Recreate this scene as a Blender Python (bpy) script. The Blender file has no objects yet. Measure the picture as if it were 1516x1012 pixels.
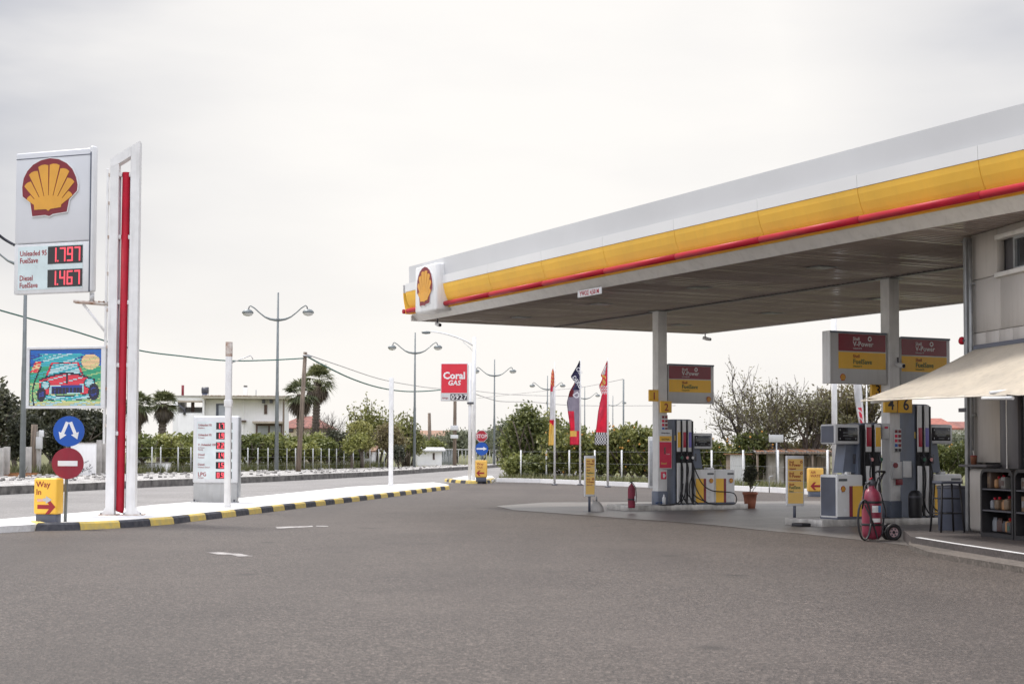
import bpy, bmesh, math, random
from mathutils import Vector, Matrix, Euler
import numpy as np
R = math.radians
PI = math.pi
scene = bpy.context.scene
COL = scene.collection
# ------------------------------------------------------------------ camera
F = 2300.0; W, H = 1516.0, 1012.0; CH = 1.32
PITCH = R(2.5); ROLL = 0.0033
SH = 164.0 - F*math.tan(PITCH)
CR = Matrix.Rotation(PI/2 + PITCH, 3, 'X') @ Matrix.Rotation(ROLL, 3, 'Z')
cd = bpy.data.cameras.new('camera'); cam = bpy.data.objects.new('camera', cd); COL.objects.link(cam)
cam.matrix_world = Matrix.Translation((0, 0, CH)) @ CR.to_4x4()
cd.sensor_width = 36; cd.lens = F/W*36; cd.shift_y = SH/W
cd.clip_start = .1; cd.clip_end = 4000
cd.dof.use_dof = True; cd.dof.focus_distance = 31; cd.dof.aperture_fstop = 5.0
scene.camera = cam
def ray(px, py):
    return CR @ Vector(((px-W/2)/F, -(py-H/2-SH)/F, -1))
def g(px, py, z=0.0):                       # where a point of the photograph meets the level z
    d = ray(px, py); t = (z-CH)/d.z
    return Vector((d.x*t, d.y*t, z))
def at(px, py, Y):                          # a point of the photograph at a known distance
    d = ray(px, py); t = Y/d.y
    return Vector((d.x*t, Y, CH+d.z*t))
# ------------------------------------------------------------------ light
SUN = Vector((-.40, .42, .95)).normalized()
scene.view_settings.view_transform = 'Standard'; scene.view_settings.look = 'None'
scene.view_settings.exposure = 0.50; scene.view_settings.gamma = 1
wd = bpy.data.worlds.new('World'); scene.world = wd; wd.use_nodes = True
nt = wd.node_tree; nt.nodes.clear()
def N(t, **kw):
    n = nt.nodes.new(t)
    for k, v in kw.items(): setattr(n, k, v)
    return n
def mathn(op, a, b=None, clamp=False):
    n = N('ShaderNodeMath', operation=op, use_clamp=clamp)
    for i, v in enumerate((a, b)):
        if v is None: continue
        if isinstance(v, (int, float)): n.inputs[i].default_value = v
        else: nt.links.new(v, n.inputs[i])
    return n.outputs[0]
def mixc(f, a, b):
    n = N('ShaderNodeMix', data_type='RGBA')
    for i, v in ((0, f), (6, a), (7, b)):
        if isinstance(v, (int, float, tuple)): n.inputs[i].default_value = v
        else: nt.links.new(v, n.inputs[i])
    return n.outputs[2]
out = N('ShaderNodeOutputWorld'); bgN = N('ShaderNodeBackground')
sky = N('ShaderNodeTexSky', sky_type='NISHITA', sun_disc=False)
sky.sun_elevation = math.asin(SUN.z); sky.sun_rotation = math.atan2(SUN.x, SUN.y)
sky.air_density = 1.3; sky.dust_density = 3
tc = N('ShaderNodeTexCoord'); sep = N('ShaderNodeSeparateXYZ'); nt.links.new(tc.outputs['Generated'], sep.inputs[0])
mp = N('ShaderNodeMapping'); mp.inputs['Scale'].default_value = (1.6, 1.6, 5.5); nt.links.new(tc.outputs['Generated'], mp.inputs[0])
ns = N('ShaderNodeTexNoise'); ns.inputs['Scale'].default_value = 1.9; ns.inputs['Detail'].default_value = 5; ns.inputs['Roughness'].default_value = .45
nt.links.new(mp.outputs[0], ns.inputs['Vector'])
# veil of bright cloud, a sun glow behind it, greyer bluish patches away from the glow
dot = N('ShaderNodeVectorMath', operation='DOT_PRODUCT'); nt.links.new(tc.outputs['Generated'], dot.inputs[0])
gd = Vector((.03, .975, .22)).normalized(); dot.inputs[1].default_value = gd
away = mathn('SUBTRACT', 1.0, dot.outputs['Value'])              # 0 at the glow, ~0.03 at the frame's left edge
rg = N('ShaderNodeMapRange', clamp=True); nt.links.new(away, rg.inputs[0])
rg.inputs[1].default_value = .010; rg.inputs[2].default_value = .062
elev = N('ShaderNodeMapRange', clamp=True); nt.links.new(sep.outputs[2], elev.inputs[0])
elev.inputs[1].default_value = .05; elev.inputs[2].default_value = .25
cl = N('ShaderNodeMapRange', clamp=True); nt.links.new(ns.outputs[0], cl.inputs[0])
cl.inputs[1].default_value = .34; cl.inputs[2].default_value = .62; cl.inputs[3].default_value = 1.25; cl.inputs[4].default_value = .30
gf = mathn('MULTIPLY', mathn('MULTIPLY', rg.outputs[0], elev.outputs[0]), cl.outputs[0], True)
cz2 = N('ShaderNodeTexNoise'); cz2.inputs['Scale'].default_value = 3.4; cz2.inputs['Detail'].default_value = 7; cz2.inputs['Roughness'].default_value = .5; nt.links.new(mp.outputs[0], cz2.inputs['Vector'])
c2r = N('ShaderNodeMapRange', clamp=True); nt.links.new(cz2.outputs[0], c2r.inputs[0]); c2r.inputs[1].default_value = .42; c2r.inputs[2].default_value = .68; c2r.inputs[4].default_value = .45
base = mixc(c2r.outputs[0], (.735, .712, .685, 1), (.655, .64, .63, 1))
cloudc = mixc(gf, base, (.25, .27, .335, 1))
skys = N('ShaderNodeVectorMath', operation='SCALE'); nt.links.new(sky.outputs[0], skys.inputs[0]); skys.inputs[3].default_value = .08
low = mixc(.06, cloudc, skys.outputs[0])
# brighter overcast towards the zenith, as real overcast skies are
zen = N('ShaderNodeMapRange', clamp=True); nt.links.new(sep.outputs[2], zen.inputs[0])
zen.inputs[1].default_value = .29; zen.inputs[2].default_value = .8; zen.inputs[3].default_value = 1.0; zen.inputs[4].default_value = 2.6
fin = N('ShaderNodeVectorMath', operation='SCALE'); nt.links.new(low, fin.inputs[0]); nt.links.new(zen.outputs[0], fin.inputs[3])
rear_fill = N('ShaderNodeMapRange', clamp=True); nt.links.new(sep.outputs[1], rear_fill.inputs[0])  # extra sky brightness behind the camera, added as fill for camera-facing surfaces
rear_fill.inputs[1].default_value = .2; rear_fill.inputs[2].default_value = -.6; rear_fill.inputs[3].default_value = 1.0; rear_fill.inputs[4].default_value = 1.75
fi2 = N('ShaderNodeVectorMath', operation='SCALE'); nt.links.new(fin.outputs[0], fi2.inputs[0]); nt.links.new(rear_fill.outputs[0], fi2.inputs[3])
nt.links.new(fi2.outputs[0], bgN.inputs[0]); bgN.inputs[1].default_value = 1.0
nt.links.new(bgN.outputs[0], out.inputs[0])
sl = bpy.data.lights.new('sun', 'SUN'); sl.energy = 2.4; sl.angle = R(10); sl.color = (1, .95, .88)
so = bpy.data.objects.new('sun', sl); COL.objects.link(so); so.rotation_euler = SUN.to_track_quat('Z', 'Y').to_euler()
# ------------------------------------------------------------------ materials
MATS = {}
def mat(name, c, rough=.6, metal=0, var=.08, scale=3.0, bump=0.0, bscale=40, emis=None, estr=0, c2=None, spec=.5, trans=0, stretch=None, coat=0, dirt=0):
    if name in MATS: return MATS[name]
    m = bpy.data.materials.new(name); m.use_nodes = True; t = m.node_tree; p = t.nodes['Principled BSDF']
    p.inputs['Roughness'].default_value = rough; p.inputs['Metallic'].default_value = metal
    p.inputs['Specular IOR Level'].default_value = spec; p.inputs['Coat Weight'].default_value = coat
    co = t.nodes.new('ShaderNodeTexCoord'); src = co.outputs['Object']
    if stretch:
        mm = t.nodes.new('ShaderNodeMapping'); mm.inputs['Scale'].default_value = stretch; t.links.new(src, mm.inputs[0]); src = mm.outputs[0]
    nz = t.nodes.new('ShaderNodeTexNoise'); nz.inputs['Scale'].default_value = scale; nz.inputs['Detail'].default_value = 6
    t.links.new(src, nz.inputs['Vector'])
    a = [max(0, min(1, x*(1-var*1.6))) for x in c]; b = [max(0, min(1, x*(1+var))) for x in c]
    if c2: a, b = list(c2), list(c)
    r = t.nodes.new('ShaderNodeValToRGB'); r.color_ramp.elements[0].position = .32; r.color_ramp.elements[1].position = .66
    r.color_ramp.elements[0].color = a+[1] if len(a) == 3 else a; r.color_ramp.elements[1].color = b+[1] if len(b) == 3 else b
    t.links.new(nz.outputs[0], r.inputs[0]); colo = r.outputs[0]
    if dirt:
        mp2 = t.nodes.new('ShaderNodeMapping'); mp2.inputs['Scale'].default_value = (9, 9, .9); t.links.new(co.outputs['Object'], mp2.inputs[0])
        n2 = t.nodes.new('ShaderNodeTexNoise'); n2.inputs['Scale'].default_value = 1.3; n2.inputs['Detail'].default_value = 8; t.links.new(mp2.outputs[0], n2.inputs['Vector'])
        r2 = t.nodes.new('ShaderNodeMapRange'); r2.inputs[1].default_value = .5; r2.inputs[2].default_value = .78; r2.inputs[4].default_value = dirt
        t.links.new(n2.outputs[0], r2.inputs[0])
        mx = t.nodes.new('ShaderNodeMix'); mx.data_type = 'RGBA'; t.links.new(r2.outputs[0], mx.inputs[0]); t.links.new(colo, mx.inputs[6]); mx.inputs[7].default_value = (.17, .14, .115, 1)
        colo = mx.outputs[2]
    t.links.new(colo, p.inputs['Base Color'])
    rr = t.nodes.new('ShaderNodeMapRange'); rr.inputs[3].default_value = max(.03, rough-.1); rr.inputs[4].default_value = min(1, rough+.12)
    t.links.new(nz.outputs[0], rr.inputs[0]); t.links.new(rr.outputs[0], p.inputs['Roughness'])
    if bump:
        nb = t.nodes.new('ShaderNodeTexNoise'); nb.inputs['Scale'].default_value = bscale; nb.inputs['Detail'].default_value = 4; t.links.new(src, nb.inputs['Vector'])
        bu = t.nodes.new('ShaderNodeBump'); bu.inputs['Strength'].default_value = bump; bu.inputs['Distance'].default_value = .02
        t.links.new(nb.outputs[0], bu.inputs['Height']); t.links.new(bu.outputs[0], p.inputs['Normal'])
    if emis:
        p.inputs['Emission Color'].default_value = (*emis, 1); p.inputs['Emission Strength'].default_value = estr
    MATS[name] = m; return m
def leafmat(name, c1, c2, c3, tr=.25):
    m = bpy.data.materials.new(name); m.use_nodes = True; t = m.node_tree; p = t.nodes['Principled BSDF']
    ge = t.nodes.new('ShaderNodeNewGeometry'); r = t.nodes.new('ShaderNodeValToRGB')
    e = r.color_ramp.elements; e[0].position = .0; e[0].color = (*c1, 1); e[1].position = 1; e[1].color = (*c3, 1)
    x = e.new(.55); x.color = (*c2, 1)
    oi = t.nodes.new('ShaderNodeObjectInfo'); hs_ = t.nodes.new('ShaderNodeHueSaturation'); m1_ = t.nodes.new('ShaderNodeMapRange'); m2_ = t.nodes.new('ShaderNodeMapRange')
    m1_.inputs[3].default_value = .485; m1_.inputs[4].default_value = .512; m2_.inputs[3].default_value = .98; m2_.inputs[4].default_value = .55
    t.links.new(oi.outputs['Random'], m1_.inputs[0]); t.links.new(oi.outputs['Random'], m2_.inputs[0]); t.links.new(m1_.outputs[0], hs_.inputs['Hue']); t.links.new(m2_.outputs[0], hs_.inputs['Value'])
    t.links.new(ge.outputs['Random Per Island'], r.inputs[0]); t.links.new(r.outputs[0], hs_.inputs['Color']); t.links.new(hs_.outputs[0], p.inputs['Base Color'])
    p.inputs['Roughness'].default_value = .55
    tl = t.nodes.new('ShaderNodeBsdfTranslucent'); t.links.new(hs_.outputs[0], tl.inputs[0])
    ms = t.nodes.new('ShaderNodeMixShader'); ms.inputs[0].default_value = tr
    o = t.nodes['Material Output']; t.links.new(p.outputs[0], ms.inputs[1]); t.links.new(tl.outputs[0], ms.inputs[2]); t.links.new(ms.outputs[0], o.inputs[0])
    return m
white = mat('white_paint', (.76, .76, .755), .38, var=.05, scale=1.2, dirt=.25)
signwhite = mat('sign_white', (.68, .685, .69), .3, var=.03, dirt=.12)
polewhite = mat('pole_white', (.76, .755, .745), .5, var=.05, scale=4, dirt=.2)
wallwhite = mat('wall_white', (.86, .85, .84), .85, var=.04, scale=.8, dirt=.08)
panelgrey = mat('panel_grey', (.56, .56, .56), .32, metal=.1, var=.05, scale=.6, dirt=.12)
yellow = mat('yellow_paint', (.92, .53, .06), .45, var=.05, scale=1.0, dirt=.06)
red = mat('red_paint', (.40, .010, .026), .5, var=.08, spec=.25)
darkred = mat('dark_red', (.20, .012, .022), .4, var=.06)
maroon = mat('maroon_panel', (.23, .012, .03), .35, var=.06)
black = mat('black_rubber', (.018, .017, .02), .55, var=.2)
darkgrey = mat('dark_grey', (.075, .075, .09), .5, var=.12)
slate = mat('slate_paint', (.14, .165, .22), .42, var=.1, dirt=.2)
slatedark = mat('slate_dark', (.09, .10, .135), .45, var=.1)
steel = mat('galvanised_steel', (.33, .34, .35), .45, metal=.6, var=.12, scale=6)
lampgrey = mat('lamp_grey', (.19, .21, .215), .5, metal=.3, var=.1)
blue = mat('sign_blue', (.006, .085, .42), .35, var=.04)
rust = mat('rust', (.22, .10, .05), .9, var=.4, scale=12)
rustwhite = mat('rusty_white', (.68, .65, .60), .7, c2=(.28, .13, .07), scale=7)
concrete = mat('concrete', (.42, .40, .375), .85, var=.14, scale=2.5, bump=.15, bscale=60, dirt=.25)
concdark = mat('concrete_dark', (.15, .14, .13), .9, var=.35, scale=3, bump=.3, bscale=30)
woodpole = mat('weathered_wood', (.20, .155, .12), .85, var=.3, scale=2, stretch=(8, 8, .6))
bark = mat('bark', (.13, .105, .085), .9, var=.35, scale=9, bump=.5, bscale=20)
barkgrey = mat('bark_grey', (.17, .145, .125), .9, var=.3, scale=9)
bark2 = mat('bark_brown', (.10, .082, .070), .9, var=.3, scale=9)
terracotta = mat('terracotta', (.36, .13, .075), .8, var=.15)
rooftile = mat('roof_tile', (.22, .085, .065), .8, var=.3, scale=2.5)
screenblk = mat('screen_black', (.014, .014, .018), .12, var=.1)
lcd = mat('lcd_grey', (.10, .11, .12), .3)
ledred = mat('led_red', (.6, .03, .05), .5, emis=(1, .10, .13), estr=.8)
ledpale = mat('led_window', (.60, .70, .71), .3, var=.05)
canvas = mat('awning_canvas', (.74, .67, .56), .8, var=.06, scale=1.5, dirt=.22)
glassdark = mat('window_glass', (.02, .024, .03), .04, spec=.9, var=.05)
metaldark = mat('dark_aluminium', (.09, .085, .095), .4, metal=.5)
orangec = mat('orange_fruit', (.55, .26, .05), .6)
texred = mat('text_red', (.30, .012, .02), .5)
textblk = mat('text_dark', (.03, .022, .03), .5)
textwhite = mat('text_white', (.8, .8, .8), .5)
greentext = mat('text_green', (.02, .12, .07), .5)
paleyel = mat('board_yellow', (.86, .56, .17), .45, var=.04)
coralred = mat('coral_red', (.66, .022, .045), .35, var=.05)
flagred = mat('flag_red', (.72, .045, .10), .7, var=.1)
flagwhite = mat('flag_white', (.72, .72, .74), .7, var=.08)
flagyel = mat('flag_yellow', (.80, .58, .18), .7)
flagnavy = mat('flag_navy', (.06, .055, .13), .7)
flaggrey = mat('flag_grey', (.36, .33, .40), .7)
extred = mat('extinguisher_red', (.25, .032, .062), .33, var=.12, scale=5)
# ------------------------------------------------------------------ mesh building
class MB:
    def __init__(s): s.bm = bmesh.new(); s.mats = []
    def mi(s, m):
        if m not in s.mats: s.mats.append(m)
        return s.mats.index(m)
    def _set(s, fs, m, smooth=False):
        i = s.mi(m)
        for f in fs: f.material_index = i; f.smooth = smooth
    def box(s, x0, x1, y0, y1, z0, z1, m, bev=0, M=None, seg=2):
        a = bmesh.ops.create_cube(s.bm, size=1)['verts']
        for v in a:
            v.co = Vector(((x0+x1)/2+v.co.x*(x1-x0), (y0+y1)/2+v.co.y*(y1-y0), (z0+z1)/2+v.co.z*(z1-z0)))
        fs = {f for v in a for f in v.link_faces}
        if bev:
            es = {e for v in a for e in v.link_edges}
            rr = bmesh.ops.bevel(s.bm, geom=list(es), offset=bev, segments=seg, affect='EDGES', profile=.5)
            vs = {v for f in rr['faces'] for v in f.verts} | {v for v in a if v.is_valid}
            fs = {f for v in vs for f in v.link_faces}; a = list({v for f in fs for v in f.verts})
        s._set(fs, m, bool(bev))
        if M is not None:
            for v in a: v.co = M @ v.co
        return s
    def poly(s, pts, m, thick=None):            # flat polygon, or prism if thick (vector)
        vs = [s.bm.verts.new(p) for p in pts]; f = s.bm.faces.new(vs); fs = [f]
        if thick is not None:
            t = Vector(thick); v2 = [s.bm.verts.new(Vector(p)+t) for p in pts]
            fs.append(s.bm.faces.new(v2[::-1]))
            n = len(vs)
            for i in range(n): fs.append(s.bm.faces.new((vs[(i+1) % n], vs[i], v2[i], v2[(i+1) % n])))
        s._set(fs, m); return s
    def ring(s, c, ax, r, n, u=None):
        ax = Vector(ax).normalized()
        if u is None:
            u = ax.orthogonal().normalized()
        else:
            u = (u-ax*u.dot(ax)).normalized()
        w = ax.cross(u)
        return [s.bm.verts.new(Vector(c)+(u*math.cos(2*PI*k/n)+w*math.sin(2*PI*k/n))*r) for k in range(n)], u
    def tube(s, pts, r, m, n=8, cap=True, smooth=True):
        pts = [Vector(p) for p in pts]; k = len(pts)
        rs = r if isinstance(r, (list, tuple)) else [r]*k
        rings = []; u = None; fs = []
        for i in range(k):
            d = pts[min(i+1, k-1)]-pts[max(i-1, 0)]
            if d.length < 1e-9: d = Vector((0, 0, 1))
            q, u = s.ring(pts[i], d, rs[i], n, u); rings.append(q)
        for a, b in zip(rings, rings[1:]):
            for j in range(n): fs.append(s.bm.faces.new((a[j], a[(j+1) % n], b[(j+1) % n], b[j])))
        s._set(fs, m, smooth); cs = []
        if cap:
            cs = [s.bm.faces.new(rings[0][::-1]), s.bm.faces.new(rings[-1])]; s._set(cs, m)
        return s
    def lathe(s, prof, c, m, n=20, smooth=True):   # prof [(r,z)] about vertical axis through c
        c = Vector(c); rings = []
        for r, z in prof:
            rings.append([s.bm.verts.new(c+Vector((max(r, 1e-4)*math.cos(2*PI*k/n), max(r, 1e-4)*math.sin(2*PI*k/n), z))) for k in range(n)])
        fs = []
        for a, b in zip(rings, rings[1:]):
            for j in range(n): fs.append(s.bm.faces.new((a[j], a[(j+1) % n], b[(j+1) % n], b[j])))
        s._set(fs, m, smooth); return s
    def disc(s, x, y, z, r, m, th=.02, n=32, rz=1.0):     # facing -y
        s.poly([(x+r*math.cos(2*PI*k/n+PI/n), y, z+rz*r*math.sin(2*PI*k/n+PI/n)) for k in range(n)], m, (0, th, 0)); return s
    def q(s, x0, x1, z0, z1, y, m, th=.004):    # thin plate on a panel facing -y
        return s.box(x0, x1, y, y+th, z0, z1, m)
    def build(s, name, parent=None, wn=False):
        bmesh.ops.recalc_face_normals(s.bm, faces=s.bm.faces)
        me = bpy.data.meshes.new(name); s.bm.to_mesh(me); s.bm.free()
        for m in s.mats: me.materials.append(m)
        o = bpy.data.objects.new(name, me); COL.objects.link(o)
        if parent: o.parent = parent
        return o
def tag(o, label=None, cat=None, group=None, kind=None):
    for k, v in (('label', label), ('category', cat), ('group', group), ('kind', kind)):
        if v: o[k] = v
    return o
def thing(name, label, cat, loc=(0, 0, 0), rz=0, group=None):
    o = bpy.data.objects.new(name, None); COL.objects.link(o); o.empty_display_size = .2
    o.location = loc; o.rotation_euler = (0, 0, rz); return tag(o, label, cat, group)
def children(o): return [c for c in bpy.data.objects if c.parent == o]
def copy_tree(o, parent=None):
    c = o.copy(); COL.objects.link(c)
    if parent: c.parent = parent
    for ch in children(o): copy_tree(ch, c)
    return c
def text(mb, s, x, z, size, y, m, align='LEFT', bold=.0, sx=1.0, shear=0, space=1.0, M=None):
    cu = bpy.data.curves.new('t', 'FONT'); cu.body = s; cu.size = size; cu.offset = bold*size*.55; cu.align_x = align
    cu.resolution_u = 2; cu.shear = shear; cu.space_character = space; cu.extrude = .0012
    o = bpy.data.objects.new('t', cu); COL.objects.link(o)
    dg = bpy.context.evaluated_depsgraph_get(); me = bpy.data.meshes.new_from_object(o.evaluated_get(dg))
    T = Matrix(((sx, 0, 0, x), (0, 0, -1, y), (0, 1, 0, z), (0, 0, 0, 1)))
    if M is not None: T = M @ T
    n0 = len(mb.bm.faces); me.transform(T); mb.bm.from_mesh(me); mb.bm.faces.ensure_lookup_table()
    mb._set(mb.bm.faces[n0:], m)
    bpy.data.objects.remove(o); bpy.data.curves.remove(cu); bpy.data.meshes.remove(me)
SEG = {'0': 'abcdef', '1': 'bc', '2': 'abged', '3': 'abgcd', '4': 'fgbc', '5': 'afgcd', '6': 'afgedc', '7': 'abc', '8': 'abcdefg', '9': 'abcdfg'}
def seg7(mb, s, x, z, w, h, y, m, gap=.35, t=None):
    t = t or w*.22
    for c in s:
        if c == '.':
            mb.q(x-w*gap*.75, x-w*gap*.75+t, z, z+t, y, m); continue
        S = {'a': (0, w, h-t, h), 'd': (0, w, 0, t), 'g': (0, w, h/2-t/2, h/2+t/2), 'b': (w-t, w, h/2, h), 'c': (w-t, w, 0, h/2), 'f': (0, t, h/2, h), 'e': (0, t, 0, h/2)}
        for i, k in enumerate(SEG[c]):
            a = S[k]; e = .0005*i; mb.q(x+a[0], x+a[1], z+a[2], z+a[3], y-e, m)
        x += w*(1+gap)
    return x
def pecten(name, parent, x, z, r, y, th=.02, sx=1.0):
    # scallop emblem facing -y : dark red outline, yellow ribs, white keyline
    root = MB(); emby = mat('emblem_yellow', (.68, .33, .04), .4, var=.05)
    P = [(-1, .04), (-.95, .36), (-.82, .61), (-.61, .82), (-.32, .96), (0, 1.01), (.32, .95), (.61, .79), (.82, .57), (.95, .29), (1.02, 0), (1, -.21), (.72, -.5), (.64, -.93), (.14, -.98), (0, -1.05), (-.14, -1.0), (-.61, -1.02), (-.69, -.53), (-.98, -.29)]
    S = lambda q, k=1, yy=0: (x+q[0]*r*k*sx, yy, z+q[1]*r*k)
    root.poly([S(q, 1.035, y) for q in P], signwhite, (0, th, 0))
    root.poly([S(q, 1, y-.004) for q in P], darkred if r > .3 else red, (0, .01, 0))
    C = (-.02, -1.02); n = 8; yy = y-.009
    a0, a1 = R(144), R(36)
    E = []
    for i in range(n):
        A = []
        for s2, k in ((.065, 0), (.935, 0)):
            A.append(a0+(a1-a0)*(i+s2)/n)
        def ell(a):         # distance from C along a to the ellipse
            d = (math.cos(a), math.sin(a)); ex, ez = .84, .83; cx, cz = C[0], C[1]+.0
            b = cx*d[0]/ex**2+(cz)*d[1]/ez**2; aa = d[0]**2/ex**2+d[1]**2/ez**2; c = cx*cx/ex**2+cz*cz/ez**2-1
            t = (-b+math.sqrt(max(0, b*b-aa*c)))/aa; return t
        am = (A[0]+A[1])/2; tm = ell(am)
        lo = .60/max(math.sin(am), .3) if abs(am-PI/2) < .7 else .72/ max(math.sin(am), .3)
        lo = .60
        pt = lambda a, t: (C[0]+math.cos(a)*t, C[1]+math.sin(a)*t)
        pts = [pt(A[0], lo), pt(A[0], tm*.975), pt((A[0]*2+A[1])/3, tm*.995), pt((A[0]+A[1]*2)/3, tm*.995), pt(A[1], tm*.975), pt(A[1], lo)]
        root.poly([S(q, 1, yy-.0004*i) for q in pts], emby, (0, .006, 0))
    B = [(-.56, -.42), (-.36, -.36), (0, -.31), (.30, -.36), (.48, -.42), (.44, -.76), (.06, -.80), (-.02, -.87), (-.1, -.8), (-.53, -.80)]
    root.poly([S(q, 1, yy-.004) for q in B], emby, (0, .008, 0))
    return root.build(name, parent)
def arc(cx, cz, r, a0, a1, n): return [(cx+r*math.cos(R(a0+(a1-a0)*i/n)), cz+r*math.sin(R(a0+(a1-a0)*i/n))) for i in range(n+1)]
# ------------------------------------------------------------------ ground sheets
def groundmat(name, base, dark, light, grain=55, patch=.25, rough=.9, bump=.5, big=None, cracks=0, stain=.0, speck=.35, lanes=0):
    m = bpy.data.materials.new(name); m.use_nodes = True; t = m.node_tree; p = t.nodes['Principled BSDF']; L = t.links.new
    co = t.nodes.new('ShaderNodeTexCoord').outputs['Object']
    def noise(sc, det=4, vec=co, ro=.55):
        n = t.nodes.new('ShaderNodeTexNoise'); n.inputs['Scale'].default_value = sc; n.inputs['Detail'].default_value = det; n.inputs['Roughness'].default_value = ro; L(vec, n.inputs['Vector']); return n.outputs[0]
    def mr(s, a, b, c=0, d=1):
        n = t.nodes.new('ShaderNodeMapRange'); L(s, n.inputs[0])
        for i, v in enumerate((a, b, c, d)): n.inputs[i+1].default_value = v
        return n.outputs[0]
    def mx(f, a, b, mode='MIX'):
        n = t.nodes.new('ShaderNodeMix'); n.data_type = 'RGBA'; n.blend_type = mode
        for i, v in ((0, f), (6, a), (7, b)):
            if isinstance(v, (float, int)): n.inputs[i].default_value = v
            elif isinstance(v, tuple): n.inputs[i].default_value = (*v, 1)
            else: L(v, n.inputs[i])
        return n.outputs[2]
    c = mx(mr(noise(.35, 5), .35, .65), dark, base)
    c = mx(mr(noise(1.7, 6), .42, .7, 0, patch), c, light)
    v = t.nodes.new('ShaderNodeTexVoronoi'); v.inputs['Scale'].default_value = grain; L(co, v.inputs['Vector'])
    bw = t.nodes.new('ShaderNodeSeparateXYZ'); L(v.outputs['Color'], bw.inputs[0])
    c = mx(mr(bw.outputs[0], .62, .95, 0, speck*1.3), c, tuple(min(1, x*2.0) for x in light))
    c = mx(mr(bw.outputs[1], .6, .95, 0, speck*1.5), c, tuple(x*.35 for x in dark))
    n3 = noise(grain*.16, 3)
    c = mx(mr(n3, .5, .75, 0, speck*.9), c, tuple(x*.6 for x in dark))
    if stain:
        c = mx(mr(noise(.9, 7, ro=.7), .56, .74, 0, stain), c, tuple(x*.35 for x in dark))
    if lanes:      # darker worn wheel lanes and repaired patches, metres wide
        mm = t.nodes.new('ShaderNodeMapping'); mm.inputs['Rotation'].default_value = (0, 0, R(-18)); mm.inputs['Scale'].default_value = (.42, .05, 1); L(co, mm.inputs[0])
        c = mx(mr(noise(1.0, 3, mm.outputs[0]), .48, .66, 0, lanes), c, tuple(x*.72 for x in dark))
        c = mx(mr(noise(.13, 6, ro=.65), .5, .7, 0, lanes*.8), c, tuple(x*1.25 for x in light))
        vs = t.nodes.new('ShaderNodeTexVoronoi'); vs.inputs['Scale'].default_value = .55; L(co, vs.inputs['Vector'])
        c = mx(mr(vs.outputs['Distance'], .035, .10, .65, 0), c, tuple(x*.35 for x in dark))
    if cracks:
        vc = t.nodes.new('ShaderNodeTexVoronoi'); vc.feature = 'DISTANCE_TO_EDGE'; vc.inputs['Scale'].default_value = cracks; 
        nn = t.nodes.new('ShaderNodeTexNoise'); nn.inputs['Scale'].default_value = 1.2; L(co, nn.inputs['Vector'])
        ad = t.nodes.new('ShaderNodeVectorMath'); ad.operation = 'ADD'; L(co, ad.inputs[0]); L(nn.outputs['Color'], ad.inputs[1]); L(ad.outputs[0], vc.inputs['Vector'])
        ck = mr(vc.outputs['Distance'], .0, .006, .55, 0)
        c = mx(ck, c, tuple(x*.3 for x in dark))
    L(c, p.inputs['Base Color']); p.inputs['Roughness'].default_value = rough; p.inputs['Specular IOR Level'].default_value = .35
    bu = t.nodes.new('ShaderNodeBump'); bu.inputs['Strength'].default_value = bump; bu.inputs['Distance'].default_value = .012
    L(v.outputs['Distance'], bu.inputs['Height']); L(bu.outputs[0], p.inputs['Normal'])
    return m
A_asphalt = groundmat('asphalt', (.066, .053, .044), (.048, .038, .032), (.090, .073, .062), grain=66, stain=.4, speck=.62, lanes=.5, rough=.62, bump=.5)
A_road = groundmat('road_surface', (.235, .225, .215), (.19, .18, .172), (.28, .265, .25), grain=30, speck=.2, lanes=.25, bump=.2, stain=.1)
A_apron = groundmat('apron_concrete', (.15, .135, .124), (.085, .077, .072), (.225, .205, .19), grain=35, speck=.12, bump=.12, rough=.42, cracks=.3, stain=.6)
A_isl = groundmat('island_paint', (.72, .71, .69), (.60, .59, .57), (.78, .77, .75), grain=20, speck=.1, bump=.25)
A_pav = groundmat('pavement_gravel', (.40, .38, .36), (.24, .225, .21), (.52, .50, .48), grain=6, speck=.35, bump=.8)
A_field = groundmat('field_earth', (.12, .125, .045), (.085, .09, .035), (.19, .165, .09), grain=12, speck=.2, bump=.6)
A_plat = groundmat('platform_concrete', (.085, .072, .068), (.055, .048, .046), (.115, .10, .095), grain=30, speck=.15, bump=.15, rough=.6)
paint = mat('worn_marking', (.46, .44, .42), .8, c2=(.16, .14, .13), scale=7)
def sheet(name, pts, z, m, kind='structure'):
    b = MB(); b.poly([(p[0], p[1], z) for p in pts], m); return tag(b.build(name), kind=kind)
def prismsheet(name, pts, z0, z1, m):
    b = MB(); b.poly([(p[0], p[1], z0) for p in pts], m, (0, 0, z1-z0)); return tag(b.build(name), kind='structure')
KX = [(-23, 8), (-19, 28), (-15.5, 46.9), (-13.4, 58), (-11.6, 65), (-9, 78), (-7, 90), (-4, 116), (-1, 144), (6, 200), (14, 260)]
BX = [(-42, 8), (-34, 28), (-26, 54), (-22, 67), (-13.7, 91), (-10.9, 105), (-4.2, 142), (5, 200), (13, 262)]
terr = MB(); terr.poly([(-1500, -300, -.03), (1500, -300, -.03), (1500, 3000, -.03), (-1500, 3000, -.03)], A_field)
tag(terr.build('ground'), kind='structure')
sheet('road', KX+[(36, 262), (20, 180), (8, 116), (-.35, 71), (4, 62), (4, 45), (0, 6)], 0.0, A_road)
prismsheet('pavement', [(x-.18, y) for x, y in KX]+BX[::-1], -.02, .235, A_pav)
prismsheet('field', [(x-.01, y) for x, y in BX]+[(40, 700), (-600, 700), (-600, 8)], -.02, .215, A_field)
kb = MB()
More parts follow.
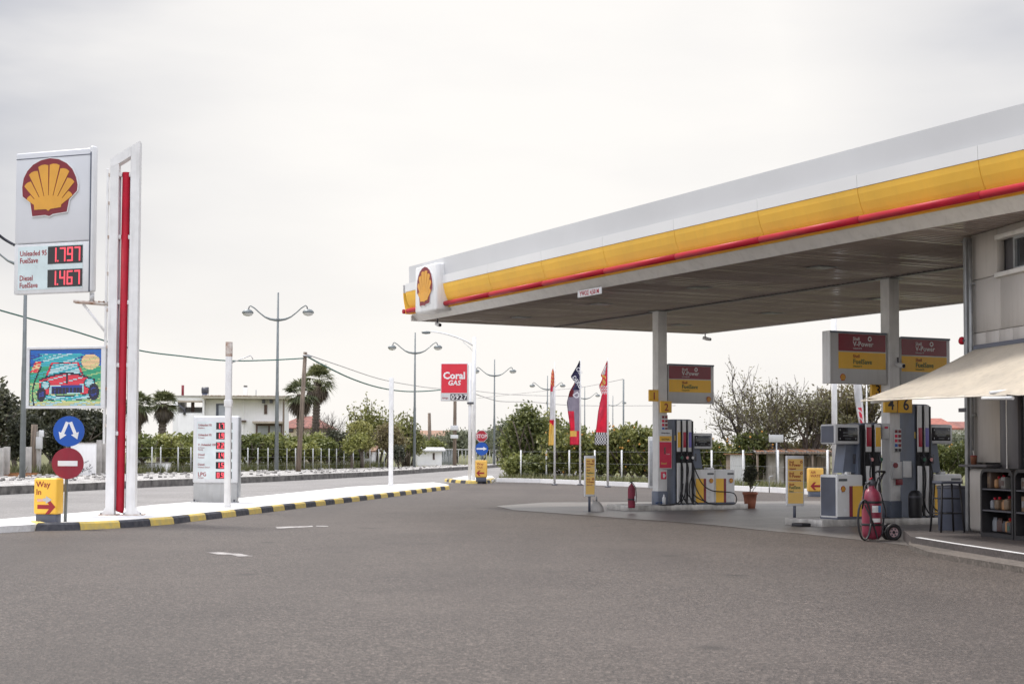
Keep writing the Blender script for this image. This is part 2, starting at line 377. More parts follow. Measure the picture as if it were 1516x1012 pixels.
for (a, b) in zip(KX, KX[1:]):
    a = Vector((*a, 0)); b = Vector((*b, 0)); n = max(1, int((b-a).length/2.2))
    for i in range(n):
        p = a.lerp(b, i/n); q = a.lerp(b, (i+.992)/n); ox = Vector((-.2, .0, 0))
        kb.poly([p, q, q+ox, p+ox], concdark, (0, 0, .255+.008*math.sin(i*7.3+a.y)))
tag(kb.build('kerb'), kind='structure')
# forecourt asphalt
EDGE = [(53, 786), (109, 785), (160, 782.5), (199, 780.5), (253, 776), (300, 770), (331, 766.5), (426, 754.5), (520, 743), (598, 733), (666, 724)]
fk = [g(*p) for p in EDGE]
WK = [g(735, 713), g(800, 714.5), g(870, 717.5), g(965, 721.5), g(1087, 726), g(1215, 732.5), g(1330, 740)]
far = WK[-1]+Vector((7, -2, 0))
fore = [(-30, -6), (45, -6), (45, far.y-8), (far.x, far.y)]+[(p.x, p.y) for p in WK[::-1]]+[(g(658, 715).x, g(658, 715).y)]
fore += [(p.x, p.y) for p in fk[::-1]]+[(g(0, 789).x, g(0, 789).y), (g(-250, 800).x, g(-250, 800).y)]
sheet('forecourt', fore, .005, A_asphalt)
# concrete apron under the canopy
AP = [(735, 749), (760, 755), (830, 760), (900, 765.5), (980, 771), (1059, 777.5), (1140, 786), (1200, 791.5), (1259, 798), (1300, 803), (1336, 807), (1400, 817), (1516, 839), (1700, 885), (2300, 1000)]
ap = [g(*p) for p in AP]; apf = [Vector((14, 40, 0)), Vector((8.8, 43.5, 0)), Vector((.9, 41.5, 0))]
sheet('apron', [(p.x, p.y) for p in ap+apf], .010, A_apron)
# painted traffic island
back = [(665, 717), (642, 713.5), (520, 720), (352, 737), (230, 746.5), (155, 755), (0, 768), (-200, 785)]
ZI = .115
isl = [g(*p, ZI) for p in back]; fr = []
def offs(pts, d):
    o = []
    for i, p in enumerate(pts):
        t = (pts[min(i+1, len(pts)-1)]-pts[max(i-1, 0)]).normalized(); o.append(p+Vector((-t.y, t.x, 0))*d)
    return o
inner = offs(fk, .13)
il = [g(-200, 800), g(0, 789), g(45, 786.5)]
prismsheet('traffic_island', [(p.x, p.y) for p in il+inner+isl], -.02, ZI, A_isl)
kyel = mat('kerb_yellow', (.70, .50, .10), .7, c2=(.50, .40, .16), scale=9); kblk = mat('kerb_black', (.032, .034, .044), .7, c2=(.075, .073, .08), scale=9)
def striped(name, pts, step, wid, hgt, first, flip=1):
    ln = [0]
    for a, b in zip(pts, pts[1:]): ln.append(ln[-1]+(b-a).length)
    def P(s):
        for i in range(len(pts)-1):
            if s <= ln[i+1]+1e-6: return pts[i].lerp(pts[i+1], (s-ln[i])/(ln[i+1]-ln[i])), (pts[i+1]-pts[i]).normalized()
        return pts[-1], (pts[-1]-pts[-2]).normalized()
    mb = MB(); n = int(ln[-1]/step); rnd = random.Random(4)
    for i in range(n):
        s0 = ln[-1]*i/n; s1 = ln[-1]*(i+1)/n-.012; m = (kyel, kblk)[(i+first) % 2]
        k = 3; sec = []
        for j in range(k+1):
            p, t = P(s0+(s1-s0)*j/k); nn = Vector((-t.y, t.x, 0))*flip; p = p.copy(); h = hgt+rnd.uniform(-.003, .003)*(j == 0)
            p.z = 0
            sec.append([mb.bm.verts.new(p+nn*a+Vector((0, 0, b))) for a, b in ((0, 0), (.02, h-.03), (.05, h), (wid, h), (wid, 0))])
        fs = [mb.bm.faces.new((x[q], x[q+1], y[q+1], y[q])) for x, y in zip(sec, sec[1:]) for q in range(4)]
        fs += [mb.bm.faces.new(sec[0]), mb.bm.faces.new(sec[-1][::-1])]; mb._set(fs, m)
    return tag(mb.build(name), kind='structure')
striped('kerb', [g(42, 782)]+fk, .86, .16, .135, 0)
k2 = [g(658, 712.5), g(668, 714), g(690, 715.5), g(715, 716), g(728, 714.5), g(733, 711.5)]
striped('kerb', k2, .72, .3, .14, 0)
is2 = [p+Vector((0, .25, 0)) for p in k2]+[g(728, 704, .1), g(690, 704, .1), g(664, 709, .1)]
prismsheet('traffic_island', [(p.x, p.y) for p in is2], -.02, .105, A_isl)
# low white kerb along the back of the forecourt
wk = MB()
for a, b in zip(WK, WK[1:]+[far]):
    n = 3
    for i in range(n):
        p = a.lerp(b, i/n); q = a.lerp(b, (i+.995)/n); p.z = q.z = -.02; wk.poly([p, q, q+Vector((.05, .3, 0)), p+Vector((.05, .3, 0))], wallwhite, (0, 0, .20))
tag(wk.build('kerb'), kind='structure')
# worn road markings on the forecourt
def marks(strokes):
    mb = MB()
    for s in strokes: mb.poly([g(*p, .010) for p in s], paint)
    tag(mb.build('road_marking'), kind='structure')
marks([[(305, 817), (330, 816.8), (345, 818.6), (357, 819), (362, 820.6), (376, 822.6), (352, 823), (343, 820.6), (322, 820)]])
marks([[(408, 779.5), (436, 778.5), (462, 777.6), (464, 779.2), (440, 780.4), (410, 781.8)], [(468, 777.4), (486, 778), (486, 779), (468, 778.6)]])
# ------------------------------------------------------------------ canopy
AL = R(27); C1 = Vector((3.47, 36.45, 0)); UX = Vector((math.cos(AL), math.sin(AL), 0)); VX = Vector((-math.sin(AL), math.cos(AL), 0))
def st(u, v, z=0): return C1+UX*u+VX*v+Vector((0, 0, z))
ZC = 4.66; U0, U1, V0, V1 = -4.02, 4.75, -21.0, 5.25
can = thing('canopy', 'long flat filling station canopy with white, yellow and red fascia over the pumps', 'canopy', C1, AL)
slat = mat('ceiling_slats', (.52, .455, .43), .14, metal=.35, var=.05, scale=1)
cb = MB(); pitch = .145; n = int((V1-V0)/pitch)
rnd = random.Random(2)
for i in range(n):
    y = V0+i*pitch; dz = rnd.uniform(0, .004)
    ta = .012+rnd.uniform(-.004, .006); tb = rnd.uniform(-.002, .002)
    for xa, xb in ((U0+.12, .02), (.16, U1-.06)):
        cb.poly([(xa, y+.006, ZC+tb), (xa, y+pitch-.006, ZC+ta), (xa, y+pitch-.004, ZC+.03), (xa, y+.004, ZC+.03)], slat, (xb-xa, 0, 0))
cb.build('ceiling', can)
b = MB(); b.box(.02, .16, V0, V1, ZC-.012, ZC+.02, metaldark); b.build('ceiling_seam', can)
b = MB(); b.box(U0+.16, U1-.02, V0, V1-.02, ZC+.05, ZC+.95, darkgrey); b.build('roof_deck', can)
fasw = mat('fascia_white', (.74, .74, .735), .4, var=.03, scale=.5); fasg = mat('fascia_grey', (.62, .625, .635), .35, var=.04, scale=.4, metal=.1)
trim = mat('fascia_trim', (.66, .64, .61), .4, var=.05, dirt=.2)
b = MB(); b.poly([(U0-.07, V0, 4.815), (U0+.12, V0, ZC-.025), (U0+.12, V0, ZC+.03), (U0-.07, V0, 4.85)], trim, (0, V1-V0, 0)); b.build('soffit', can)
b = MB(); b.box(U0-.06, U1+.06, V1, V1+.06, ZC-.01, ZC+.13, trim); b.box(U1, U1+.06, V0, V1, ZC-.01, ZC+.13, trim)
b.build('edge_trim', can)
prof = [(-.235, 5.37), (-.225, 5.28), (-.19, 5.15), (-.14, 5.03), (-.09, 4.93), (-.07, 4.82)]
def fascia(axis, a, b_, name, mats_):
    # strips on one side of the canopy. axis: 'L' outer normal -x, 'R' +x, 'F' +y
    def P(t, o, z):
        if axis == 'L': return (U0+o, t, z)
        if axis == 'R': return (U1-o, t, z)
        return (t, V1-o, z)
    def strip(pr, m, nm, t0, t1):
        mb = MB(); pr2 = [(o+.02, z) for o, z in pr]
        loop = pr+pr2[::-1]
        A = [mb.bm.verts.new(P(t0, o, z)) for o, z in loop]; B_ = [mb.bm.verts.new(P(t1, o, z)) for o, z in loop]
        fs = [mb.bm.faces.new((A[i], A[(i+1) % len(A)], B_[(i+1) % len(A)], B_[i])) for i in range(len(A))]
        fs += [mb.bm.faces.new(A), mb.bm.faces.new(B_[::-1])]; mb._set(fs, m); mb.build(nm, can)
    return strip
sL = fascia('L', 0, 0, '', None); sR = fascia('R', 0, 0, '', None); sF = fascia('F', 0, 0, '', None)
js = [V1+.0]; v = 3.06
while v > V0: js.append(v); v -= 2.56
js.append(V0)
for t1, t0 in zip(js, js[1:]):
    sL(prof, yellow, 'yellow_panel', t0+.006, t1-.006)
    sL([(-.25, 5.575), (-.245, 5.375)], fasw, 'white_panel', t0+.004, t1-.004)
    b = MB(); b.tube([(U0-.175, t0+.006, 4.895), (U0-.175, t1-.006, 4.895)], .058, red, 14); b.tube([(U0-.175, t0-.01, 4.895), (U0-.175, t0+.01, 4.895)], .055, darkred, 14); b.build('red_tube', can)
b = MB(); 
sL([(-.215, 6.0), (-.20, 5.58)], fasg, 'upper_panel', V0, V1-.16)
sL([(-.09, 4.845), (-.1, 4.815)], yellow, 'yellow_edge', V0, V1)
sR(prof, yellow, 'yellow_panel', V0, V1); sR([(-.25, 5.575), (-.245, 5.375)], white, 'white_panel', V0, V1); sR([(-.215, 6.0), (-.20, 5.58)], panelgrey, 'upper_panel', V0, V1)
sF(prof, yellow, 'yellow_panel', U0-.2, U1+.2); sF([(-.25, 5.575), (-.245, 5.375)], white, 'white_panel', U0-.2, U1+.2); sF([(-.215, 6.0), (-.20, 5.58)], panelgrey, 'upper_panel', U0-.05, U1+.05)
b = MB(); b.tube([(U0-.23, V1+.17, 4.895), (U1+.2, V1+.17, 4.895)], .058, red, 14); b.build('red_tube', can)
b = MB(); b.tube([(U1+.17, V0, 4.895), (U1+.17, V1+.2, 4.895)], .058, red, 14); b.build('red_tube', can)
b = MB(); b.box(U0-.1, U1+.1, V0, V1, 5.93, 5.96, panelgrey); b.build('roof', can)
# corner sign box with the emblem
sb = MB(); v0, v1 = 2.95, 4.22
sb.box(U0-.42, U0+.05, v0, v1, 4.73, 5.87, white, bev=.05, seg=3); sbo = sb.build('sign_box', can)
pe = pecten('emblem', None, 0, 0, .46, 0, sx=1.0)
pe.parent = sbo; pe.location = (U0-.44, (v0+v1)/2, 5.36); pe.rotation_euler = (0, 0, R(-90)); pe['label'] = 'red and yellow scallop emblem'
for i, (v, uu) in enumerate(((0, 0), (-7.87, .17))):
    b = MB(); b.box(uu-.125, uu+.125, v-.125, v+.125, .12, ZC, polewhite, bev=.012); co = b.build('column', can)
    b = MB(); b.box(uu-.14, uu+.14, v-.14, v+.14, .122, .44, slate, bev=.01); b.build('plinth', co)
    b = MB(); b.box(uu-.19, uu+.19, v-.19, v+.19, ZC-.02, ZC-.001, steel); b.build('cap_plate', co)
for u in (-2.1, 2.6):
    for v in (3.0, -.9, -4.8, -8.7, -12.6, -16):
        b = MB(); b.box(u-.2, u+.2, v-.2, v+.2, ZC-.012, ZC+.0, steel, bev=.004); b.box(u-.17, u+.17, v-.17, v+.17, ZC-.016, ZC-.011, lcd); b.build('ceiling_light', can)
# clearance plate hanging from the front edge
hp = thing('clearance_sign', 'small white plate with red height text hanging under the front edge of the canopy', 'sign', st(U0-.03, -3.75, ZC), AL-PI/2)
b = MB(); b.box(-.48, .48, -.01, .01, -.17, -.03, signwhite, bev=.004); b.build('plate', hp)
b = MB(); text(b, 'ΥΨΟΣ 4,50 M', 0, -.145, .13, -.014, red, 'CENTER', .02); b.build('lettering', hp)
b = MB(); b.tube([(-.4, 0, -.03), (-.4, 0, 0)], .006, steel, 6); b.tube([(.4, 0, -.03), (.4, 0, 0)], .006, steel, 6); b.build('hanger', hp)
def cctv(lab, loc, rz):
    t = thing('security_camera', lab, 'camera', loc, rz, 'security cameras at the station')
    b = MB(); b.tube([(0, 0, 0), (0, 0, -.09), (0, -.06, -.13)], .018, darkgrey); b.build('bracket', t)
    b = MB(); b.tube([(0, .06, -.12), (0, -.05, -.15), (0, -.16, -.17)], [.045, .05, .045], signwhite, 12); b.build('housing', t)
    b = MB(); b.tube([(0, -.161, -.17), (0, -.172, -.172)], .035, screenblk, 12); b.build('lens', t)
cctv('little white camera under the canopy corner beside the emblem box', st(U0+.25, V1-.9, ZC-.01), AL)
cctv('little white camera under the far back corner of the canopy', st(U1-.05, V1-.2, ZC-.01), AL+.6)
cctv('small camera fixed to the column between the two brand boards', st(.22, -7.87-.16, 3.15), AL)
# ------------------------------------------------------------------ station building
K0 = Vector((7.04, 23.7, 0)); BR = R(-80.2)
BXv = Vector((math.cos(BR), math.sin(BR), 0)); BYv = Vector((-math.sin(BR), math.cos(BR), 0))
def bl(x, y, z=0): return K0+BXv*x+BYv*y+Vector((0, 0, z))
pl = [(5.97, 23.75), (5.62, 21.9), (5.62+.12, 20.3), (5.98, 18.1), (6.6, 13.6), (16, 13), (16, 24.6)]
prismsheet('platform', pl, -.02, .16, A_plat)
lowp = [(6.02, 23.9), (5.88, 23.0), (5.50, 21.6), (5.34, 20.0), (5.58, 18.0), (6.2, 13.3), (16, 12.7), (16, 24.5)]
prismsheet('platform', lowp, -.02, .075, groundmat('step_concrete', (.13, .11, .095), (.09, .078, .068), (.17, .147, .127), grain=30, speck=.2, bump=.15, stain=.4))
nos = MB()
for a, b_ in ((pl[1], pl[2]), (pl[2], pl[3]), (pl[3], pl[4])):
    a = Vector((*a, .161)); b_ = Vector((*b_, .161)); 
    if a.y > 21.8: a = a.lerp(b_, .1)
    nos.poly([a, b_, b_+Vector((.07, .01, 0)), a+Vector((.07, .01, 0))], white, (0, 0, .004))
tag(nos.build('step_edge'), kind='structure')
bd = thing('station_shop', 'white panelled filling station shop under the right end of the canopy', 'building', K0, BR)
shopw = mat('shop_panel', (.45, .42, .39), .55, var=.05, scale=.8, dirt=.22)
ZT = 4.66; LW = 11.0
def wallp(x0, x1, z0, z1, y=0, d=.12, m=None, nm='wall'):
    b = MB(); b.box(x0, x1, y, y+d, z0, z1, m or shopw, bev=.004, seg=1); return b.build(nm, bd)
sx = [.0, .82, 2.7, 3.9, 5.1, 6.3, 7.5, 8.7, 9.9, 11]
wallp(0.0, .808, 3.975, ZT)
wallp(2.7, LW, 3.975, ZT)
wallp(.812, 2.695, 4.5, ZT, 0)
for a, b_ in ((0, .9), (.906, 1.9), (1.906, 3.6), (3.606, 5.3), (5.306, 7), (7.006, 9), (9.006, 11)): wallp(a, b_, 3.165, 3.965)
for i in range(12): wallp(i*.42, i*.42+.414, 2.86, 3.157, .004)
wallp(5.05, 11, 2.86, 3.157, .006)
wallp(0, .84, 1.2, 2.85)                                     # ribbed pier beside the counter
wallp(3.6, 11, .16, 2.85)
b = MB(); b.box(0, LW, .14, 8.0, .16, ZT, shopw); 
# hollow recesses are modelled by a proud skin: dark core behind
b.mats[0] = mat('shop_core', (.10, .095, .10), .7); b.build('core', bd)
b = MB(); b.box(.0, 8, .125, .139, 3.0, 3.01, steel); b.build('flashing', bd)
for a in range(1): 
    b = MB(); b.box(0.02, .1, .13, 8, .16, ZT-.01, shopw); b.box(-.02, .0, .0, 8, .16, ZT-.01, shopw); b.build('side_wall', bd)
# upper window in its recess
b = MB(); b.box(.80, 2.72, -.05, .10, 3.93, 4.0, trim, bev=.01); b.box(.80, 2.72, -.04, .1, 4.49, 4.56, trim, bev=.01); uw = b.build('window_surround', bd)
win = MB(); win.box(1.18, 1.23, .06, .135, 4.0, 4.49, steel); win.box(2.62, 2.68, .06, .135, 4.0, 4.49, steel); win.box(1.23, 2.62, .06, .135, 4.0, 4.04, steel); win.box(1.23, 2.62, .06, .135, 4.45, 4.49, steel); win.box(1.9, 1.93, .06, .135, 4.04, 4.45, steel)
wo = win.build('window', bd)
b = MB(); b.box(1.23, 2.62, .10, .12, 4.04, 4.45, glassdark); b.build('pane', wo)
# corner post and downpipe
b = MB(); b.box(-.12, -.03, -.09, .0, .16, ZT-.02, steel, bev=.01); b.build('corner_post', bd)
b = MB(); b.tube([(.07, -.06, .16), (.07, -.06, 3.1), (.07, -.06, ZT-.05)], .03, steel, 10); dp = b.build('downpipe', bd)
b = MB()
for z in (1.9, 3.9): b.box(.02, .12, -.07, .0, z, z+.03, steel)
b.build('pipe_clip', dp)
# counter beside the corner, shop front frames and glass
b = MB(); b.box(.13, .80, -.16, .0, .16, 1.12, shopw, bev=.07, seg=3); b.build('counter_base', bd)
b = MB(); b.box(-.02, .88, -.24, -.0, 1.13, 1.17, metaldark, bev=.008); b.build('counter_top', bd)
for a, b_, m in ((.84, 1.02, metaldark), (1.02, 1.05, white), (1.05, 1.38, metaldark)):
    q = MB(); q.box(a, b_, .0, .12, .16, 2.6, m, bev=.006); q.build('door_frame', bd)
q = MB(); q.box(.84, 3.6, -.012, .13, 2.6, 2.84, trim, bev=.01); q.build('lintel', bd)
q = MB(); q.box(3.42, 3.6, .0, .12, .16, 2.6, metaldark); q.box(2.44, 2.5, .0, .12, .16, 2.6, metaldark); q.box(1.38, 3.42, .0, .12, .16, .5, metaldark); fro = q.build('window', bd)
q = MB(); q.box(1.38, 2.44, .05, .07, .5, 2.6, glassdark); q.box(2.5, 3.42, .05, .07, .5, 2.6, glassdark); q.build('pane', fro)
# awning
aw = thing('awning', 'cream canvas awning sloping out from the shop wall over the counter', 'awning', K0, BR)
cv = MB(); nu, nv = 18, 10; grid = []
for i in range(nu+1):
    row = []
    for j in range(nv+1):
        s = i/nu; t = j/nv; x0 = .22+.1*t; x = .2+4.95*s
        p = t*(1.86-.04*s); z = 2.93-(.80+.10*s)*t-.05*math.sin(PI*t)*(1-.4*s)-.04*math.sin(PI*s)*t*math.sin(PI*t)
        z += .012*math.sin(s*31)*t*t
        row.append(cv.bm.verts.new((x, -.02-p, z)))
    grid.append(row)
fs = [cv.bm.faces.new((grid[i][j], grid[i+1][j], grid[i+1][j+1], grid[i][j+1])) for i in range(nu) for j in range(nv)]
cv._set(fs, canvas, True)
r_ = bmesh.ops.solidify(cv.bm, geom=cv.bm.faces[:], thickness=.008); cvo = cv.build('canvas', aw)
b = MB(); b.tube([(.2, -1.885, 2.112), (4.6, -1.855, 2.04)], .010, canvas, 8); b.tube([(4.05, -1.88, 2.02), (4.75, -1.84, 2.0)], .022, white, 10); b.build('front_bar', aw)
b = MB(); b.box(.15, 5.2, -.07, -.005, 2.9, 2.97, slatedark, bev=.012); b.build('wall_bar', aw)
for x in (.5, 4.2):
    b = MB(); b.tube([(x, -.05, 2.55), (x+.1, -.95, 2.2), (x, -1.86, 2.08)], .02, white, 8); b.build('folding_arm', aw)
b = MB(); b.box(-.3, -.05, -.10, -.03, 1.97, 2.03, metaldark, bev=.006); b.build('stay', aw)
lr = thing('red_lamp', 'small round red lamp on the shop corner above the awning', 'lamp', bl(-.13, -.08, 3.06), BR)
b = MB(); b.lathe([(0, .07), (.035, .06), (.055, .02), (.055, -.02), (.03, -.05), (0, -.055)], (-.06, -.0, 0), red, 12); b.build('lamp_cap', lr)
b = MB(); b.tube([(-.01, 0, 0), (.05, 0, 0)], .02, darkgrey, 8); b.build('bracket', lr)
cu = thing('paper_cup', 'brown paper cup standing on the dark counter at the shop corner', 'cup', bl(.26, -.13, 1.17), BR)
b = MB(); b.lathe([(0, .0), (.04, .0), (.052, .12)], (0, 0, 0), mat('cup_brown', (.22, .09, .05), .7), 14); b.build('cup_body', cu)
b = MB(); b.lathe([(.053, .12), (.056, .125), (.052, .135), (0, .137)], (0, 0, 0), darkred, 14); b.tube([(.01, 0, .13), (-.02, 0, .21)], .006, white, 6); b.build('lid', cu)
# ------------------------------------------------------------------ roadside totem
tf = thing('totem_frame', 'tall white open frame with slanted top and a red tube down its middle', 'frame', g(180, 762, ZI), R(4))
TX = 29.6/F
L0, L1, R0, R1 = -.285, -.125, .10, .265
HL, HR = 6.92-ZI-.02, 7.28-ZI-.02
def zt(x): return HL+(HR-HL)*(x-L0)/(R1-L0)
b = MB(); b.box(L0, L1, -.12, .12, 0.02, HL-.06, polewhite, bev=.01)
b.poly([(L0, -.12, .02), (L1, -.12, .02), (L1, -.12, zt(L1)-.25), (L1, -.12, zt(L1)), (L0, -.12, zt(L0))], polewhite, (0, -.006, 0))
b.build('left_post', tf)
b = MB(); b.poly([(R0, -.125, .02), (R1, -.125, .02), (R1, -.125, zt(R1)), (R0, -.125, zt(R0))], polewhite, (0, .25, 0)); b.build('right_post', tf)
b = MB(); b.poly([(L0, -.13, zt(L0)-.17), (L1+.0, -.13, zt(L1)-.19), (R0, -.13, zt(R0)-.19), (R0, -.13, zt(R0)+.002), (L0, -.13, zt(L0)+.002)], polewhite, (0, .26, 0)); b.build('top_beam', tf)
b = MB(); b.tube([(-.045, 0, .06), (-.03, 0, .1), (.0, -.0, 6.55)], .075, red, 18); rt = b.build('red_tube', tf)
b = MB()
b.box(-.135, -.10, .02, .05, .1, 6.5, mat('rail_lilac', (.50, .46, .52), .5)); b.build('inner_rail', tf)
b = MB(); b.box(.07, .095, .0, .05, .1, 6.5, slatedark); b.build('inner_rail', tf)
for z in (1.55, 2.85, 4.05, 5.3, 6.5):
    for x in (-.13, .06):
        b = MB(); b.box(x, x+.055, -.07, -.0, z-.04, z+.04, white, bev=.008); b.build('clip', tf)
for x0, x1 in ((-.40, -.06), (.03, .42)):
    b = MB(); b.box(x0, x1, -.2, .2, 0, .02, rustwhite)
    fb = b.build('base_plate', tf)
    for dx in (.04, x1-x0-.04):
        b = MB(); b.tube([(x0+dx, -.16, .02), (x0+dx, -.16, .06)], .016, steel, 6); b.build('anchor_bolt', fb)
    b = MB(); b.poly([(x0+.02, -.128, .02), (x0+.125, -.128, .02), (x0+.125, -.128, .16)], polewhite, (0, .012, 0)); b.poly([(x1-.02, -.128, .02), (x1-.15, -.128, .02), (x1-.15, -.128, .16)], polewhite, (0, .012, 0)); b.build('gusset', fb)
# side rail that carries the two signs
b = MB(); b.box(-.37, -.325, -.03, .03, 1.35, 6.62, polewhite, bev=.005); sr = b.build('side_rail', tf)
for z in (1.7, 2.4, 3.2, 3.9, 4.6, 5.3, 5.95, 6.5):
    b = MB(); b.box(-.335, -.28, -.035, .035, z-.03, z+.03, rustwhite); b.build('tab', sr)
b = MB(); z0 = 1.32+(668-450)/F*29.6-ZI
b.tube([(-.95, -.05, z0+.05), (-.3, -.02, z0)], .03, rustwhite, 6); b.tube([(-.95, .1, z0+.05), (-.3, .06, z0)], .03, rustwhite, 6)
for i in range(7): b.tube([(-.93+i*.09, -.05, z0+.05), (-.88+i*.09, .1, z0+.05)], .014, rust, 5)
b.tube([(-.78, .02, z0), (-.34, .02, z0-.55)], .028, polewhite, 6); b.tube([(-.62, .02, z0+.04), (-.62, .02, z0+.22)], .05, panelgrey, 6); b.build('sign_bracket', tf)
# price sign on the bracket
def panelframe(p_near, p_far_px, Y):
    pass
RZS = R(-20.8); WS = 1.74
near = at(131, 431, 29.5); dvec = Vector((-math.cos(RZS), -math.sin(RZS), 0)); far_ = near+dvec*WS
ps = thing('price_sign', 'large white roadside sign with a big scallop emblem above two red petrol prices', 'sign', Vector((far_.x, far_.y, 4.36)), RZS)
b = MB(); b.box(0, WS, 0, .15, 0, .97, signwhite, bev=.015); b.build('lower_cabinet', ps)
b = MB(); b.box(0, WS, 0, .15, .98, 2.76, mat('sign_grey', (.62, .63, .655), .35, var=.04, scale=.7), bev=.03, seg=3); b.build('upper_cabinet', ps)
b = MB(); b.box(WS-.02, WS+.07, -.01, .16, -.0, 2.80, signwhite, bev=.04, seg=4); b.build('edge_profile', ps)
b = MB(); b.box(WS+.005, WS+.035, -.016, -.004, .0, 2.68, slatedark, bev=.004); b.build('edge_groove', ps)
b = MB(); b.box(.03, WS-.03, .02, .14, 2.66, 2.74, signwhite); b.box(0.02, WS-.0, -.006, .0, 2.63, 2.645, slatedark); b.build('top_cap', ps)
pecten('emblem', ps, WS*.475, 2.06, .545, -.03, th=.03, sx=1.17)
b = MB(); b.q(.10, 1.60, .08, .92, -.006, ledpale); b.build('price_window', ps)
b = MB()
for s, z in (('Unleaded 95', .74), ('FuelSave', .60), ('Diesel', .26), ('FuelSave', .12)): text(b, s, .14, z, .145, -.009, texred, bold=.02, sx=.86)
b.build('fuel_names', ps)
for s, z in (('1.797', .56), ('1.467', .11)):
    b = MB(); b.q(.80, 1.60, z, z+.34, -.012, screenblk); d = b.build('price_display', ps)
    b = MB(); x = seg7(b, s[0], .87, z+.04, .13, .27, -.014, ledred, .3, .028); seg7(b, '.', 1.05, z+.04, .13, .27, -.014, ledred, .3, .028)
    seg7(b, s[2:], 1.08, z+.04, .13, .27, -.016, ledred, .3, .028); b.build('digits', d)
# colour LED screen lower on the rail : rows of lamps drawing a red car under a sun
RZL = R(-15); WL, HLd = 1.70, 1.19
near = at(155, 604, 29.55); farl = near+Vector((-math.cos(RZL), -math.sin(RZL), 0))*WL
ls = thing('led_screen', 'square LED screen showing a red car, hung below the large price sign', 'screen', Vector((farl.x, farl.y, near.z)), RZL)
b = MB(); b.box(0, WL, 0, .14, 0, .05, signwhite, bev=.006); b.box(0, WL, 0, .14, HLd-.05, HLd, signwhite, bev=.006); b.box(0, .06, 0, .14, .052, HLd-.052, signwhite); b.box(WL-.09, WL, 0, .14, .052, HLd-.052, signwhite); b.build('frame', ls)
b = MB(); b.box(.06, WL-.09, .03, .10, .05, HLd-.05, screenblk); b.build('backing', ls)
def led(n, c, s=.26): return mat('led_'+n, c, .5, emis=c, estr=s, var=.02)
PAL = {'b': led('blue', (.01, .13, .50)), 'c': led('cyan', (.04, .42, .50)), 'w': led('pale', (.42, .66, .70)), 'g': led('green', (.03, .36, .20)), 'l': led('lime', (.30, .52, .22)),
       'r': led('scarlet', (.72, .04, .07)), 'y': led('sand', (.80, .55, .30)), 'k': led('off', (.02, .02, .05), .05), 'n': led('navy', (.03, .05, .28)), 'o': led('straw', (.62, .62, .28))}
def pic(x, y):           # x,y in 0..1, y down
    n = math.sin(x*11+y*173)*math.sin(x*27-y*61+1)
    def el(cx, cy, rx, ry): return ((x-cx)/rx)**2+((y-cy)/ry)**2
    # tyres
    for cx, cy, rx, ry in ((.165, .80, .065, .13), (.90, .76, .075, .15)):
        if el(cx, cy, rx, ry) < 1: return 'k' if el(cx, cy, rx*.6, ry*.6) > 1 or n > 0 else 'n'
    # bumper, bonnet, grille, lamps, windscreen
    if .17 < x < .86 and abs(y-(.87-.16*(x-.5)**2*2)) < .045: return 'k' if abs(y-(.87-.16*(x-.5)**2*2)) > .035 else ('c' if n > .1 else 'w')
    for cx, cy, r_ in ((.22, .63, .068), (.84, .60, .078)):
        e_ = el(cx, cy, r_, r_*1.25)
        if e_ < 1: return 'k' if e_ > .72 else ('w' if e_ < .35 or n > 0 else 'c')
    e_ = max(abs(x-.52)/.245, abs(y-(.715-.05*(x-.5)))/.08)
    if e_ < 1: return 'w' if e_ > .88 else ('n' if (int(x*60) % 3 == 0 and n > -.5) or y < .68 else 'k')
    top = .53-.12*math.sin(max(0, min(1, (x-.13)/.78))*PI)
    if .13 < x < .92 and top < y < .80:
        if y < top+.03 or (abs(x-.52) < .012 and y < .62): return 'k'
        return 'r' if not (n > .55 and y < .62) else 'w'
    a_ = .19+(y-.22)*.32
    if .22 < y < .47 and abs(x-.49) < a_:
        if abs(x-.49) > a_-.03 or y < .255: return 'r' if n > -.4 else 'k'
        return 'w' if n > -.15 else 'c'
    if el(.85, .22, .13, .14) < 1: return 'y' if n < .35 else 'o'
    if x < .15 and .20 < y < .42 and abs(x-.09+(y-.3)*.35) < .05: return 'y' if n > 0 else 'r'
    if abs(x-(.16-.12*math.sin((y-.3)*3.2))) < .010 and y > .3: return 'k'
    if y < .06+.05*abs(x-.5): return 'b'
    if y < .30: return ('c' if n > -.25 else 'w') if abs(x-.42) < .30+.1*n else ('b' if n > -.2 else 'n')
    if y < .60: return 'g' if n < .35 else ('c' if x < .3 else 'l')
    if y > .93: return 'w' if n > .1 else 'o'
    return 'l' if n < .2 else ('o' if n > .55 else 'g')
b = MB(); rows, cols = 44, 84; x0, x1 = .07, WL-.10; z0, z1 = .06, HLd-.06
for r in range(rows):
    za = z1-(r+.86)*(z1-z0)/rows; zb = z1-(r+.22)*(z1-z0)/rows; c = 0
    while c < cols:
        k = pic((c+.5)/cols, (r+.5)/rows); e = c
        while e < cols and pic((e+.5)/cols, (r+.5)/rows) == k: e += 1
        b.poly([(x0+(x1-x0)*c/cols, .026, za), (x0+(x1-x0)*e/cols-.004, .026, za), (x0+(x1-x0)*e/cols-.004, .026, zb), (x0+(x1-x0)*c/cols, .026, zb)], PAL[k]); c = e
b.build('picture', ls)
b = MB(); b.tube([(WL, .08, .2), (WL+.12, .06, .2)], .02, rust, 6); b.tube([(WL, .08, 1.0), (WL+.12, .06, 1.0)], .02, rust, 6); b.build('mount', ls)
